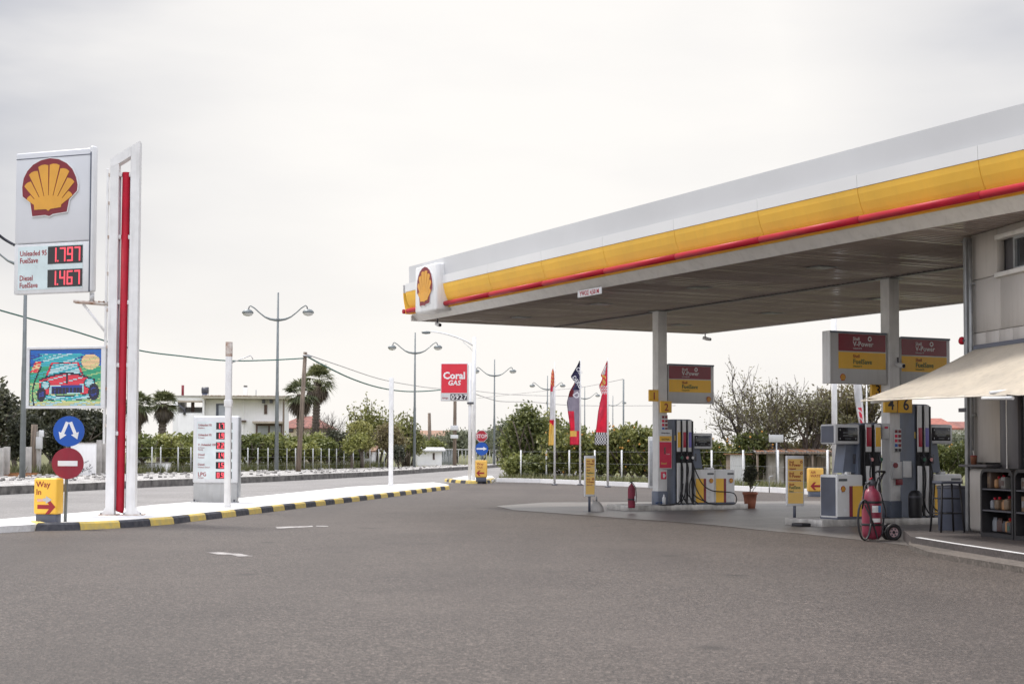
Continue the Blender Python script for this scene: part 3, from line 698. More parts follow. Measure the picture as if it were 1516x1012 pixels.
# round traffic signs at the entrance
def signpost(name, lab, loc, h, r=.03, rz=0, grp=None, cat='traffic sign'):
    t = thing(name, lab, cat, loc, rz, grp)
    b = MB(); b.tube([(0, .03, 0), (0, .03, h)], r, lampgrey, 12); b.build('pole', t); return t
e = thing('traffic_sign', 'grey pole carrying a blue disc with two white arrows above a red no-entry disc', 'traffic sign', g(96, 772, ZI), R(6))
Yp = g(96, 772, ZI).y
zz = lambda py, Y: 1.32+(668.3-py)/F*Y
b = MB(); b.tube([(0, .03, 0), (.03, .03, zz(616, Yp)-ZI)], .028, lampgrey, 12); b.build('pole', e)
def arrow(pts_c, ang, L, w, hw, hl):
    c, s = math.cos(ang), math.sin(ang); P = [(-L/2, -w/2), (L/2-hl, -w/2), (L/2-hl, -hw/2), (L/2, 0), (L/2-hl, hw/2), (L/2-hl, w/2), (-L/2, w/2)]
    return [(pts_c[0]+x*c-z*s, pts_c[1]+x*s+z*c) for x, z in P]
zb = zz(638.5, Yp)-ZI; zr = zz(686, Yp)-ZI
b = MB(); b.disc(.045, -.012, zb, .262, blue, .014, 40); bd1 = b.build('blue_disc', e)
b = MB()
for s in (-1, 1): b.poly([(x, -.016, z) for x, z in arrow((.045+s*.085, zb+.01), R(-90+s*22), .32, .055, .14, .11)], textwhite, (0, .003, 0))
b.build('arrows', bd1)
b = MB(); b.disc(.035, -.014, zr, .268, mat('no_entry_red', (.26, .012, .03), .35, var=.1, dirt=.1), .014, 40); bd2 = b.build('red_disc', e)
b = MB(); b.box(.035-.165, .035+.165, -.019, -.014, zr-.045, zr+.045, textwhite); b.build('bar', bd2)
# yellow boxes
def ybox(lab, loc, rz, w, h, bh, lines, arr, ym=yellow, basem=slatedark, d=.24):
    t = thing('direction_box', lab, 'sign box', loc, rz, 'yellow direction boxes')
    b = MB(); b.box(-w/2+.03, w/2-.03, .03, d-.03, 0, bh, basem, bev=.01); b.build('base', t)
    b = MB(); b.box(-w/2, w/2, 0, d, bh, bh+h, ym, bev=.035, seg=3); b.build('case', t)
    b = MB()
    for s, x, z, sz in lines: text(b, s, x, z, sz, -.003, texred, bold=.015)
    b.build('lettering', t)
    b = MB(); cx, cz, s = arr
    P = [(-.17*s, -.035), (.05*s, -.035), (-.02*s, -.12), (.055*s, -.12), (.17*s, 0), (.055*s, .12), (-.02*s, .12), (.05*s, .035), (-.17*s, .035)]
    b.poly([(cx+x, -.004, cz+z) for x, z in P], texred, (0, .003, 0)); b.build('arrow', t)
    return t
yb = ybox('yellow direction box reading Way In with a dark red arrow, beside the no-entry pole', g(66, 773, ZI), R(-14), .44, .61, .14, [('Way', -.17, .60, .14), ('In', -.17, .47, .14)], (.03, .265, 1))
b = MB(); b.poly([(x, -.006, z) for x, z in ((-.15, .40), (-.02, .40), (-.02, .36), (-.14, .35))], mat('sticker_pink', (.72, .40, .32), .5), (0, .003, 0)); b.poly([(x, -.007, z) for x, z in ((-.03, .41), (.02, .41), (.02, .45), (.13, .385), (.02, .32), (.02, .36), (-.03, .36))], mat('sticker_grey', (.5, .5, .5), .5), (0, .003, 0)); b.build('sticker', yb)
ybox('small yellow box reading Way Out with a red arrow, under the stop sign', g(712, 712.5, .1), R(-4), .50, .72, .18, [('Way', -.18, .70, .15), ('Out', -.18, .56, .15)], (-.03, .36, -1), ym=mat('yellow_pale', (.80, .47, .09), .4), basem=slatedark)
ybox('yellow box reading AIR WATER with a red arrow, behind the fuel price board', g(1209, 735, 0), R(10), .47, .72, .16, [('AIR', -.19, .72, .11), ('WATER', -.19, .61, .11)], (-.03, .33, -1), ym=MATS['yellow_pale'], basem=slate)
# second price board
Bp = g(318, 743, ZI); pb = thing('price_board', 'low white price board listing six fuel prices in red digits, behind a white post', 'sign', Bp, R(-5))
W2, H2 = 1.12, 1.62
b = MB(); b.box(-W2/2+.02, W2/2-.03, .03, .20, .0, .45, mat('plinth_grey', (.42, .42, .41), .5, dirt=.2), bev=.01); b.build('plinth', pb)
b = MB(); b.box(-W2/2, W2/2, 0, .23, .45, .45+H2, signwhite, bev=.05, seg=3); b.build('cabinet', pb)
b = MB(); b.box(W2/2-.03, W2/2+.02, .02, .21, .12, .45+H2-.03, steel, bev=.02); b.build('side_profile', pb)
b = MB(); b.q(-W2/2+.10, W2/2-.13, .55, 1.93, -.004, mat('list_panel', (.66, .72, .72), .35)); b.build('list_panel', pb)
rows = [('Unleaded 95', 'FuelSave', '1.797'), ('Unleaded 95', 'V-Power', '1.907'), ('V. Unleaded 100', 'V-Power\nRacing', '2.205'), ('Diesel', 'FuelSave', '1.467'), ('Diesel', 'V-Power Diesel', '1.567'), ('LPG', 'Autogas', '0.927')]
b = MB()
for i, (a, c, p) in enumerate(rows):
    z = 1.825-.236*i
    text(b, a, -W2/2+.135, z-(.02 if i == 5 else 0), .135 if i == 5 else .072, -.008, texred, bold=.02, sx=.9); text(b, c, -W2/2+.135, z-.06-(.01 if i == 5 else 0), .045, -.008, texred)
b.build('fuel_names', pb)
for i, (a, c, p) in enumerate(rows):
    z = 1.745-.236*i
    q = MB(); q.q(.015, .41, z, z+.165, -.008, screenblk); d = q.build('price_display', pb)
    q = MB(); w = .062; x = .045
    seg7(q, p[0], x, z+.02, w, .125, -.010, ledred, .3, .019); seg7(q, '.', x+.094, z+.02, w, .125, -.010, ledred, .3, .017); seg7(q, p[2:], x+.105, z+.02, w, .125, -.012, ledred, .3, .019); q.build('digits', d)
for x in (-.49, .49):
    q = MB(); q.box(x-.08, x+.08, -.12, .1, 0, .02, steel, bev=.004); q.tube([(x, -.06, .02), (x, -.06, .07)], .02, darkgrey, 8); q.build('foot', pb)
# plain white posts on the island
def wpost(lab, loc, h, w):
    t = thing('white_post', lab, 'post', loc, 0, 'square white posts on the island')
    b = MB(); b.box(-w/2, w/2, -w/2, w/2, 0, h, polewhite, bev=.008); b.build('post', t)
    b = MB(); b.box(-w*.6, w*.6, -w*.6, w*.6, h*.02-.03, h*.0+.012, polewhite); b.build('base_plate', t)
    return t
wp = wpost('white square post with rusty top in front of the low price board', g(336.5, 750, ZI), 3.62, .13)
b = MB(); b.box(-.067, .067, -.067, .067, 3.3, 3.625, rustwhite, bev=.004); b.build('rusty_top', wp)
b = MB(); b.box(-.085, .085, -.085, .085, 2.2, 2.35, polewhite, bev=.01); b.build('collar', wp)
b = MB(); b.tube([(.05, 0, 3.16), (.25, 0, 3.24), (.48, 0, 3.33), (.53, 0, 3.24)], .012, panelgrey, 6); b.build('thin_arm', wp)
wpost('plain white square post farther along the striped kerb', g(578.5, 718, ZI), 3.95, .16)
# gas sign and street light at the exit
gs = thing('gas_sign', 'red square gas sign with price strip on a white pole at the exit', 'sign', g(696, 711, .1), R(-4))
Yg = g(696, 711, .1).y; S = Yg/F
zg = lambda py: 1.32+(669.8-py)*S-.1
b = MB(); b.tube([(-.02, .0, 0), (-.02, .0, zg(537))], .075, polewhite, 14); b.build('pole', gs)
xa, xb = (652.5-696)*S, (691.5-696)*S
b = MB(); b.box(xa-.02, xb+.02, -.1, .1, zg(593.5), zg(537), signwhite, bev=.02); b.build('cabinet', gs)
b = MB(); b.q(xa+.01, xb-.01, zg(581.5), zg(538.5), -.106, coralred); b.build('red_panel', gs)
b = MB(); cx = (xa+xb)/2; text(b, 'Coral', cx, zg(560.5), .42, -.110, textwhite, 'CENTER', .06, sx=1.02); text(b, 'GAS', cx, zg(570), .30, -.110, textwhite, 'CENTER', .05, shear=.15)
b.build('lettering', gs)
b = MB(); text(b, 'Autogas', xa+.05, zg(590), .11, -.105, texred, bold=.02, sx=.75); b.build('small_lettering', gs)
b = MB(); b.q((666.5-696)*S, xb-.015, zg(592), zg(583), -.106, textblk); pd = b.build('price_strip', gs)
b = MB(); text(b, '0927', (667.5-696)*S, zg(591.2), .32, -.110, textwhite, bold=.02, space=1.13); b.build('digits', pd)
b = MB(); b.box(-.14, .14, -.14, .14, zg(598), zg(595), darkgrey, bev=.01); b.build('clamp', gs)
sl2 = thing('street_light', 'white pole with one long curved arm reaching over the exit', 'street lamp', g(701, 710, .1))
b = MB(); b.tube([(0, 0, 0), (.02, 0, zg(494))], [.085, .075], polewhite, 14); b.build('pole', sl2)
P = [((699-701)*S, zg(507)), ((690-701)*S, zg(501)), ((676-701)*S, zg(495)), ((660-701)*S, zg(490)), ((645-701)*S, zg(487)), ((636-701)*S, zg(486))]
b = MB(); b.tube([(x, 0, z) for x, z in P], [.04, .04, .038, .035, .03, .03], polewhite, 8); b.tube([((699-701)*S, 0, zg(515)), ((684-701)*S, 0, zg(501))], .018, polewhite, 6); b.build('arm', sl2)
b = MB(); b.lathe([(0, .05), (.10, .04), (.15, 0), (.11, -.07), (0, -.09)], (0, 0, 0), lampgrey, 12)
for v in b.bm.verts: v.co = Vector((v.co.x*1.5+(628-701)*S, v.co.y, v.co.z+zg(487)))
b.build('lamp_head', sl2)
# stop sign and blue arrow
ss = signpost('traffic_sign', 'red octagonal STOP sign above a round blue arrow sign on one pole at the exit', g(712.5, 711, .1)+Vector((0, .35, 0)), zg(636), .03)
b = MB(); r = .275; O = [(r*math.cos(R(22.5+45*i)), r*math.sin(R(22.5+45*i))) for i in range(8)]
b.poly([(x, -.01, zg(645)+z) for x, z in O], textwhite, (0, .012, 0)); b.poly([(x*.93, -.014, zg(645)+z*.93) for x, z in O], mat('stop_red', (.42, .015, .035), .4), (0, .003, 0)); so_ = b.build('stop_plate', ss)
b = MB(); text(b, 'STOP', 0, zg(645)-.085, .235, -.017, textwhite, 'CENTER', .02, sx=.80); b.build('lettering', so_)
b = MB(); b.disc(.01, -.012, zg(663.8), .285, blue, .014, 32); bo = b.build('blue_disc', ss)
b = MB(); b.poly([(x, -.017, z) for x, z in arrow((.01, zg(663.8)), 0, .46, .07, .17, .16)], textwhite, (0, .003, 0)); b.build('arrow', bo)
# ------------------------------------------------------------------ double-armed street lamps along the far pavement
def lamp(loc, lab):
    t = thing('street_lamp', lab, 'street lamp', loc, 0, 'double-armed street lamps along the road')
    b = MB(); b.tube([(0, 0, 0), (0, 0, 4.4), (0, 0, 4.6), (0, 0, 10.1)], [.12, .10, .085, .05], lampgrey, 12); b.build('pole', t)
    b = MB(); b.tube([(-1.62*math.sin(R(a)), 0, 8.52+.0*a) for a in (0,)]+[(0, 0, 8.5)], .05, lampgrey, 6)
    b.bm.clear(); b.mats = []
    A = [(-1.66, 9.30), (-1.58, 9.36), (-1.35, 9.22), (-1.05, 8.95), (-.75, 8.72), (-.45, 8.60), (-.15, 8.55), (0, 8.54)]
    b.tube([(x, 0, z) for x, z in A], [.03, .035, .035, .035, .045, .07, .08, .085], lampgrey, 8)
    b.build('arm', t)
    b = MB(); b.tube([(-x, 0, z) for x, z in A], [.03, .035, .035, .035, .045, .07, .08, .085], lampgrey, 8); b.build('arm', t)
    for s in (-1, 1):
        b = MB(); b.tube([(s*1.66, 0, 9.3), (s*1.70, 0, 9.12)], .035, darkgrey, 8)
        b.lathe([(.05, .14), (.20, .10), (.31, .0), (.33, -.08), (.30, -.1)], (s*1.74, 0, 9.02), lampgrey, 18); h = b.build('lamp_head', t)
        b = MB(); b.lathe([(.30, -.1), (.24, -.2), (.10, -.25), (0, -.26)], (s*1.74, 0, 9.02), mat('lamp_glass', (.7, .7, .7), .25), 18); b.build('lens', h)
    return t
LP = [(-19.5, 62, 'tall grey lamp pole half hidden behind the big price sign'), (-13.25, 87.6, 'double-armed lamp on the pavement beside the white house'), (-7.3, 116.6, 'double-armed lamp between the white post and the red gas sign'), (-1.65, 146, 'double-armed lamp just right of the stop sign'), (4.05, 177, 'far double-armed lamp behind the narrow white flag'), (9.7, 207, 'far double-armed lamp behind the dark blue flag'), (15.4, 237, 'farthest small double-armed lamp right of the red flag')]
l0 = None
for x, y, lab in LP:
    if l0 is None: l0 = lamp(Vector((x, y, .23)), lab); o = l0
    else: o = copy_tree(l0)
    o.location = (x, y, .23 if y < 140 else 0); o['label'] = lab; o.rotation_euler = (0, 0, R(-5))
# poles and cables
def wpole(lab, p0, p1, r):
    t = thing('utility_pole', lab, 'utility pole', p0, 0, 'wooden utility poles')
    b = MB(); d = p1-p0; b.tube([(0, 0, 0), d*.5, d], [r, r*.85, r*.7], woodpole, 10); b.build('shaft', t)
    return t, d
t1, d1 = wpole('leaning wooden utility pole in front of the two palms', g(441.5, 698, .22), at(452, 521, g(441.5, 698, .22).y), .15)
b = MB(); b.tube([d1*.97+Vector((-.1, -.15, 0)), d1*.97+Vector((.4, -.15, -.05))], .05, steel, 6); b.build('crossbar', t1)
t2, d2 = wpole('dark wooden utility pole below the red gas sign', g(673, 689, .22), at(674, 540, g(673, 689, .22).y), .17)
b = MB(); Yq = g(673, 689, .22).y; b.box(-.35, .3, -.25, -.14, 3.3-.3, 3.3+.1, signwhite, bev=.02); b.box(-.35, .3, -.25, -.14, 2.3, 2.6, signwhite, bev=.02); b.build('meter_box', t2)
t3, d3 = wpole('short dark wooden utility pole behind the small white shed', at(637, 688, 160), at(635.5, 611, 160), .22)
t4, d4 = wpole('thick wooden utility pole with meter box among the dark trees', g(50, 703.5, .22), at(51, 628, g(50, 703.5, .22).y), .2)
b = MB(); b.box(.15, .42, -.3, -.1, 1.2, 1.75, panelgrey, bev=.02); b.box(.28, .48, -.28, -.12, 1.75, 2.05, signwhite, bev=.02); b.build('meter_box', t4)
b = MB(); b.box(.12, .30, -.1, .1, 0, 2.0, concrete); b.build('concrete_stub', t4)
cabm = mat('cable_green', (.03, .12, .10), .6); cabd = mat('cable_dark', (.03, .032, .045), .6); cabl = mat('cable_light', (.42, .40, .40), .6)
def cable(lab, pts, r, m):
    b = MB(); P = [at(*p) for p in pts]
    Q = []
    for i in range(len(P)-1):
        p0 = P[max(0, i-1)]; p1 = P[i]; p2 = P[i+1]; p3 = P[min(len(P)-1, i+2)]
        for k in range(6):
            t = k/6; Q.append(.5*((2*p1)+(p2-p0)*t+(2*p0-5*p1+4*p2-p3)*t*t+(3*p1-p0-3*p2+p3)*t**3))
    Q.append(P[-1]); b.tube(Q, r, m, 5); o = b.build('cable'); tag(o, lab, 'cable', 'overhead cables')
YU = g(441.5, 698, .22).y
cable('thick green overhead cable from the left edge to the leaning pole', [(-60, 440, 60), (0, 459, 63), (100, 487, 68), (200, 517, 74), (270, 527, 78), (335, 533.5, 82), (395, 533, 86), (452, 530, YU)], .035, cabm)
cable('thick green overhead cable sagging from the leaning pole to the pole under the gas sign', [(452, 526, YU), (480, 541, 98), (520, 560, 108), (560, 573, 118), (600, 579, 128), (640, 578, 138), (673, 574, 148)], .05, cabm)
cable('thin pale cable sagging above the green one', [(453, 524, YU), (500, 540, 104), (560, 560, 120), (610, 570, 130), (650, 575, 142), (690, 577, 155), (760, 584, 170), (840, 586, 190)], .03, cabl)
cable('thin cable sagging to the right of the street light', [(704, 583, 150), (728, 591, 160), (745, 594, 170), (790, 595, 185), (860, 600, 210), (1000, 600, 230)], .04, cabl)
cable('thin pale cable running down to the slender pole right of the red flag', [(700, 590, 150), (800, 579, 130), (860, 573, 110), (922, 561, 92)], .02, cabl)
cable('dark cable entering at the left edge behind the big price sign', [(-40, 320, 61), (-10, 341, 61.5), (5, 353, 62), (22, 363, 62)], .06, cabd)
# ------------------------------------------------------------------ brand boards on the columns
def vboard(lab, u, v, x0, x1, z0, z1, endw):
    t = thing('brand_board', lab, 'sign board', st(u, v), AL, 'brand boards on the canopy columns')
    d0, d1 = -.10, .10
    b = MB(); b.box(x0, x1, d0, d1, z0, z1, panelgrey, bev=.012); b.build('case', t)
    H_ = z1-z0; L = x0+(.09 if endw else .02); Rr = x1-(.04 if endw else .09)
    if endw:
        b = MB(); b.box(x0-.012, x0+.03, d0-.012, d1+.012, z0-.005, z1+.005, white, bev=.015); b.build('end_cap', t)
        L = x0+.2; Rr = x1-.03
    b = MB(); b.box(x0, x1, d0-.014, d0-.0, z1-.03, z1+.006, slate); b.build('top_rail', t)
    b = MB(); b.q(L, Rr, z1-.04-.33*H_, z1-.04, d0-.008, maroon); b.build('maroon_panel', t)
    b = MB(); b.q(L, Rr, z1-.05-.66*H_, z1-.05-.34*H_, d0-.008, yellow); b.build('yellow_panel', t)
    b = MB(); xt = L+(Rr-L)*.3
    text(b, 'Shell', xt, z1-.04-.12*H_, .085, d0-.012, textwhite, bold=.02); text(b, 'V-Power', xt, z1-.04-.235*H_, .135, d0-.012, textwhite, bold=.02)
    text(b, 'Unleaded 95', xt, z1-.04-.29*H_, .042, d0-.012, textwhite); b.build('white_lettering', t)
    b = MB(); n = 20; cx, cz = xt+.40, z1-.04-.085*H_
    for i in range(n):
        a0, a1 = 2*PI*i/n, 2*PI*(i+1)/n
        b.poly([(cx+r*math.cos(a), d0-.0125, cz+r*math.sin(a)) for r, a in ((.025, a0), (.048, a0), (.048, a1), (.025, a1))], textwhite)
    b.build('ring_mark', t)
    b = MB(); text(b, 'Shell', xt, z1-.05-.445*H_, .085, d0-.012, texred, bold=.02); b.build('red_lettering', t)
    b = MB(); text(b, 'FuelSave', xt, z1-.05-.565*H_, .13, d0-.012, greentext, bold=.02); text(b, 'Unleaded 95', xt, z1-.05-.625*H_, .042, d0-.012, greentext); b.build('dark_lettering', t)
    pecten('emblem', t, (x0+.29 if endw else x1-.16), z0+.12*H_+.0, .065, d0-.016, th=.012)
    b = MB(); xe = x1 if endw else x0
    for z in (z0+.12, z1-.15): b.box(xe-.02 if endw else xe-.06, xe+.06 if endw else xe+.02, -.03, .03, z-.025, z+.025, steel)
    b.build('wall_bracket', t)
    return t
vboard('brand board with maroon and yellow bands on the far column of pump one', 0, 0, .17, 1.46, 2.50, 3.42, False)
vboard('brand board with a white end cap, left side of the near column', .17, -7.87, -1.52, -.17, 2.63, 3.60, True)
vboard('brand board partly covered by the awning, right side of the near column', .17, -7.87, .17, 1.40, 2.63, 3.55, False)
def numplate(s, lab, u, v, x, z, y, w=.27, h=.28, rz=0):
    t = thing('number_plate', lab, 'number sign', st(u, v, 0)+UX*x+VX*y+Vector((0, 0, z)), AL+rz, 'yellow pump numbers')
    b = MB(); b.box(-w/2, w/2, 0, .06, 0, h, yellow, bev=.008); b.build('plate', t)
    b = MB(); text(b, s, 0, h*.16, h*.9, -.003, textblk if s not in '12' else texred, 'CENTER', .025); b.build('digit', t)
    b = MB(); b.box(-.03, .03, .06, .10, h*.4, h*.6, steel); b.build('bracket', t)
numplate('1', 'yellow plate numbered 1 on the left of the far column', 0, 0, -.25, 2.53, -.15, .25, .27)
numplate('2', 'yellow plate numbered 2 low on the front of the far column', 0, 0, .03, 2.27, -.24, .30, .27)
numplate('4', 'yellow plate numbered 4 under the awning edge on the near column', .17, -7.87, -.19, 2.10, -.24, .30, .34)
numplate('6', 'yellow plate numbered 6 under the awning edge on the near column', .17, -7.87, .17, 2.10, -.24, .31, .34)
numplate('3', 'yellow pump plate mostly hidden behind the awning tip', .17, -7.87, -.13, 2.40, .20, .30, .3)
# ------------------------------------------------------------------ pump islands
def island(lab, u, v, x0, x1, hw):
    t = thing('pump_island', lab, 'pump island', st(u, v), AL, 'raised pump islands')
    b = MB(); b.box(x0+.03, x1-.03, -hw+.03, hw-.03, 0, .118, concrete, bev=.01); b.build('slab', t)
    b = MB(); b.box(x0, x1, -hw, -hw+.03, 0, .13, mat('island_edge', (.52, .50, .47), .45, metal=.3, var=.25, scale=4, dirt=.4), bev=.008); b.build('edge_strip', t)
    b = MB(); b.box(x0, x0+.03, -hw+.032, hw, 0, .13, MATS['island_edge'], bev=.008); b.build('edge_strip', t)
    b = MB(); b.box(x0+.032, x1, hw-.03, hw, 0, .13, MATS['island_edge'], bev=.008); b.build('edge_strip', t)
    return t
island('raised concrete pump island with pumps one and two', 0, 0, -1.15, 2.15, .5)
i2 = island('raised concrete pump island with the near pumps beside the shop', .1, -7.87, -2.0, 2.6, .55)
b = MB(); b.box(-2.25, -2.03, -.4, -.1, 0, .07, black, bev=.02); tag(b.build('wheel_chock'), 'black rubber block at the left end of the near pump island', 'wheel chock').location = st(0, -7.87)
bpy.data.objects['wheel_chock'].rotation_euler = (0, 0, AL)
def pump(lab, u, v, sgn, x0, tw, th, nh, cols, cabx, cabw, cabn, dispx, disz, short=False):
    t = thing('fuel_pump', lab, 'fuel pump', st(u, v, .12), AL, 'fuel pumps')
    X = lambda x: sgn*x
    def bx(b, a, c, *r, **k): b.box(min(X(a), X(c)), max(X(a), X(c)), *r, **k)
    D = .22; z = -.12
    # hose tower
    b = MB(); P = [(x0, 0), (x0+tw+.05, 0), (x0+tw+.05, th*.62), (x0+tw-.02, th-.02), (x0+tw-.1, th), (x0, th)]
    b.poly([(X(a), -D, c) for a, c in P], slate, (0, 2*D-.02, 0)); b.build('hose_tower', t)
    b = MB(); bx(b, x0+.035, x0+tw, -D-.02, -D-.002, .03, th-.04, black); b.build('front_recess', t)
    pw = (tw-.06)/nh
    for i in range(nh):
        xa = x0+.05+i*pw; xb = xa+pw*.60
        b = MB(); bx(b, xa, xb, -D-.055, -D-.018, 0.04, .98, white, bev=.012); b.build('lower_cover', t)
        b = MB(); bx(b, xa, xb, -D-.055, -D-.018, 1.24, th-.02, white, bev=.012); uc = b.build('upper_cover', t)
        b = MB(); bx(b, xa+.008, xb-.008, -D-.064, -D-.054, 1.34, 1.34+.36, cols[i], bev=.004); b.build('grade_label', uc)
        # nozzle
        xm = (xa+xb)/2+sgn*0
        b = MB(); b.tube([(X(xm), -D-.05, 1.20), (X(xm), -D-.10, 1.13), (X(xm+.01), -D-.13, 1.04)], [.018, .03, .028], black, 8)
        b.tube([(X(xm+.03), -D-.10, 1.20), (X(xm+.05), -D-.16, 1.10), (X(xm+.02), -D-.15, 1.02)], .011, darkgrey, 6); nz_ = b.build('nozzle', t)
        b = MB(); b.tube([(X(xm+.015), -D-.165, 1.10), (X(xm+.015), -D-.15, 1.10)], .035, [greentext, mat('nozzle_pink', (.75, .35, .35), .5), white][i % 3], 12); b.build('grip_cap', nz_)
        # hose
        xe = xm+.10+.16*((i*7) % 3); 
        pts = [(xm+.01, -D-.13, 1.03), (xm+.05, -D-.14, .8), (xm+.02-.05*i, -D-.15, .45), (xm-.06, -D-.18, .12), (xm+.05, -D-.26, -.02 if not short else .0), (xe, -D-.24, .02), (xm+.06, -D-.10, .25), (xb+.02, -D-.06, .7), (xb+.025, -D-.045, 1.0), (xb+.025, -D-.04, th-.12)]
        Q = [Vector((X(a), b_, c)) for a, b_, c in pts]; C = []
        for k in range(len(Q)-1):
            p0 = Q[max(0, k-1)]; p1 = Q[k]; p2 = Q[k+1]; p3 = Q[min(len(Q)-1, k+2)]
            for s in range(6):
                q = s/6; C.append(.5*((2*p1)+(p2-p0)*q+(2*p0-5*p1+4*p2-p3)*q*q+(3*p1-p0-3*p2+p3)*q**3))
        C.append(Q[-1]); b = MB(); b.tube(C, .0135, black, 7); b.build('hose', t)
    # display head on its grey support
    b = MB(); P = [(cabx-.02, .85), (dispx+.34, .85), (dispx+.26, disz+.03), (cabx-.02, disz+.03)]
    b.poly([(X(a), -.14, c) for a, c in P], slate, (0, .28, 0)); b.build('support', t)
    b = MB(); bx(b, dispx, dispx+.58, -D, D, disz, disz+.37, signwhite, bev=.03, seg=3); dh = b.build('display_head', t)
    b = MB(); bx(b, cabx+.01, cabx+.13, -.150, -.139, 1.02, 1.20, darkgrey, bev=.006); rd = b.build('card_reader', t)
    b = MB(); bx(b, cabx+.03, cabx+.11, -.154, -.150, 1.12, 1.18, lcd); b.build('small_screen', rd)
    b = MB(); bx(b, x0+.005, x0+.03, -D-.006, -D, 1.5, 1.62, flagyel); b.build('sticker', t)
    if sgn < 0:
        b = MB(); bx(b, dispx+.582, dispx+.588, -D+.04, D-.04, disz+.03, disz+.34, slatedark); b.build('side_panel', dh)
    b = MB(); bx(b, dispx+.06, dispx+.52, -D-.008, -D+.002, disz+.06, disz+.31, screenblk, bev=.004); sc = b.build('screen', dh)
    b = MB()
    for (a, c, e, f) in ((.18, .40, .20, .225), (.18, .40, .145, .17), (.22, .36, .095, .11)): bx(b, dispx+a, dispx+c, -D-.0115, -D-.007, disz+e, disz+f, lcd)
    b.build('readout', sc)
    for a in (.10, .46):
        for c in (.09, .25):
            b = MB(); bx(b, dispx+a, dispx+a+.02, -D-.0115, -D-.007, disz+c, disz+c+.03, steel); b.build('key', sc)
    # low cabinets
    cw = cabw/cabn
    for i in range(cabn):
        a = cabx+i*cw+.006; c = a+cw-.012
        b = MB(); bx(b, a, c, -.28, .22, 0.02, .82, white, bev=.03, seg=3); cb_ = b.build('cabinet', t)
        b = MB(); bx(b, a+.01, c-.01, -.285, .225, -.0, .05, slatedark); b.build('kick_plate', cb_)
        b = MB(); bx(b, a+.0+.015, a+cw*.40, -.290, -.278, .05, .61, yellow); b.build('yellow_stripe', cb_)
        b = MB(); bx(b, a+cw*.40+.002, a+cw*.52, -.290, -.278, .05, .61, maroon); b.build('red_stripe', cb_)
        b = MB(); bx(b, a+cw*.60, c-.04, -.284, -.279, .70, .745, lcd); b.build('rating_plate', cb_)
        b = MB(); bx(b, a+cw*.62, a+cw*.62+.06, -.284, -.279, .14, .20, flagwhite); b.build('sticker', cb_)
        pecten('emblem', cb_, X(a+cw*.77), .56, .055, -.296, th=.014)
        if sgn < 0 and i == cabn-1:
            b = MB(); bx(b, c+.0, c+.006, -.24, .18, .06, .77, slatedark); b.build('side_panel', cb_)
    b = MB(); bx(b, cabx+cabw*.35, cabx+cabw*.52, -.2, -.05, .82, .87, white, bev=.008); b.build('filler_cap', t)
    return t
gy, gr_, gb = yellow, mat('grade_red', (.45, .02, .05), .4), mat('grade_violet', (.20, .17, .50), .4)
pA = pump('fuel pump with three hoses and two striped cabinets at the far column', 0, 0, 1, .26, .52, 2.0, 3, [gy, gr_, gb], .80, 1.14, 2, .76, 1.31)
def loop(par, pts, r=.0135):
    Q = [Vector(p) for p in pts]; C = []
    for k in range(len(Q)-1):
        p0 = Q[max(0, k-1)]; p1 = Q[k]; p2 = Q[k+1]; p3 = Q[min(len(Q)-1, k+2)]
        for s in range(7):
            q = s/7; C.append(.5*((2*p1)+(p2-p0)*q+(2*p0-5*p1+4*p2-p3)*q*q+(3*p1-p0-3*p2+p3)*q**3))
    C.append(Q[-1]); b = MB(); b.tube(C, r, black, 7); b.build('hose', par)
loop(pA, [(.68, -.35, 1.02), (.74, -.40, .78), (.92, -.42, .48), (1.2, -.40, .33), (1.55, -.40, .30), (1.80, -.42, .26), (1.86, -.45, .12), (1.75, -.50, .015), (1.45, -.52, .012), (1.15, -.50, .015), (.92, -.44, .12), (.76, -.36, .42), (.70, -.30, .8)])
loop(pA, [(.52, -.35, 1.02), (.50, -.40, .6), (.42, -.42, .25), (.25, -.46, .03), (-.05, -.50, .012), (-.35, -.48, .012), (.0, -.44, .02), (.3, -.40, .10), (.44, -.32, .5)])
pump('fuel pump left of the near column, its dark side panels facing the road', .17, -7.87, -1, .42, .50, 1.78, 2, [gy, gr_], .90, .62, 1, .92, 1.38)
pump('tall slate fuel pump with two hoses right of the near column', .17, -7.87, 1, .38, .40, 2.15, 2, [gr_, gb], .80, .72, 1, .76, 1.40)
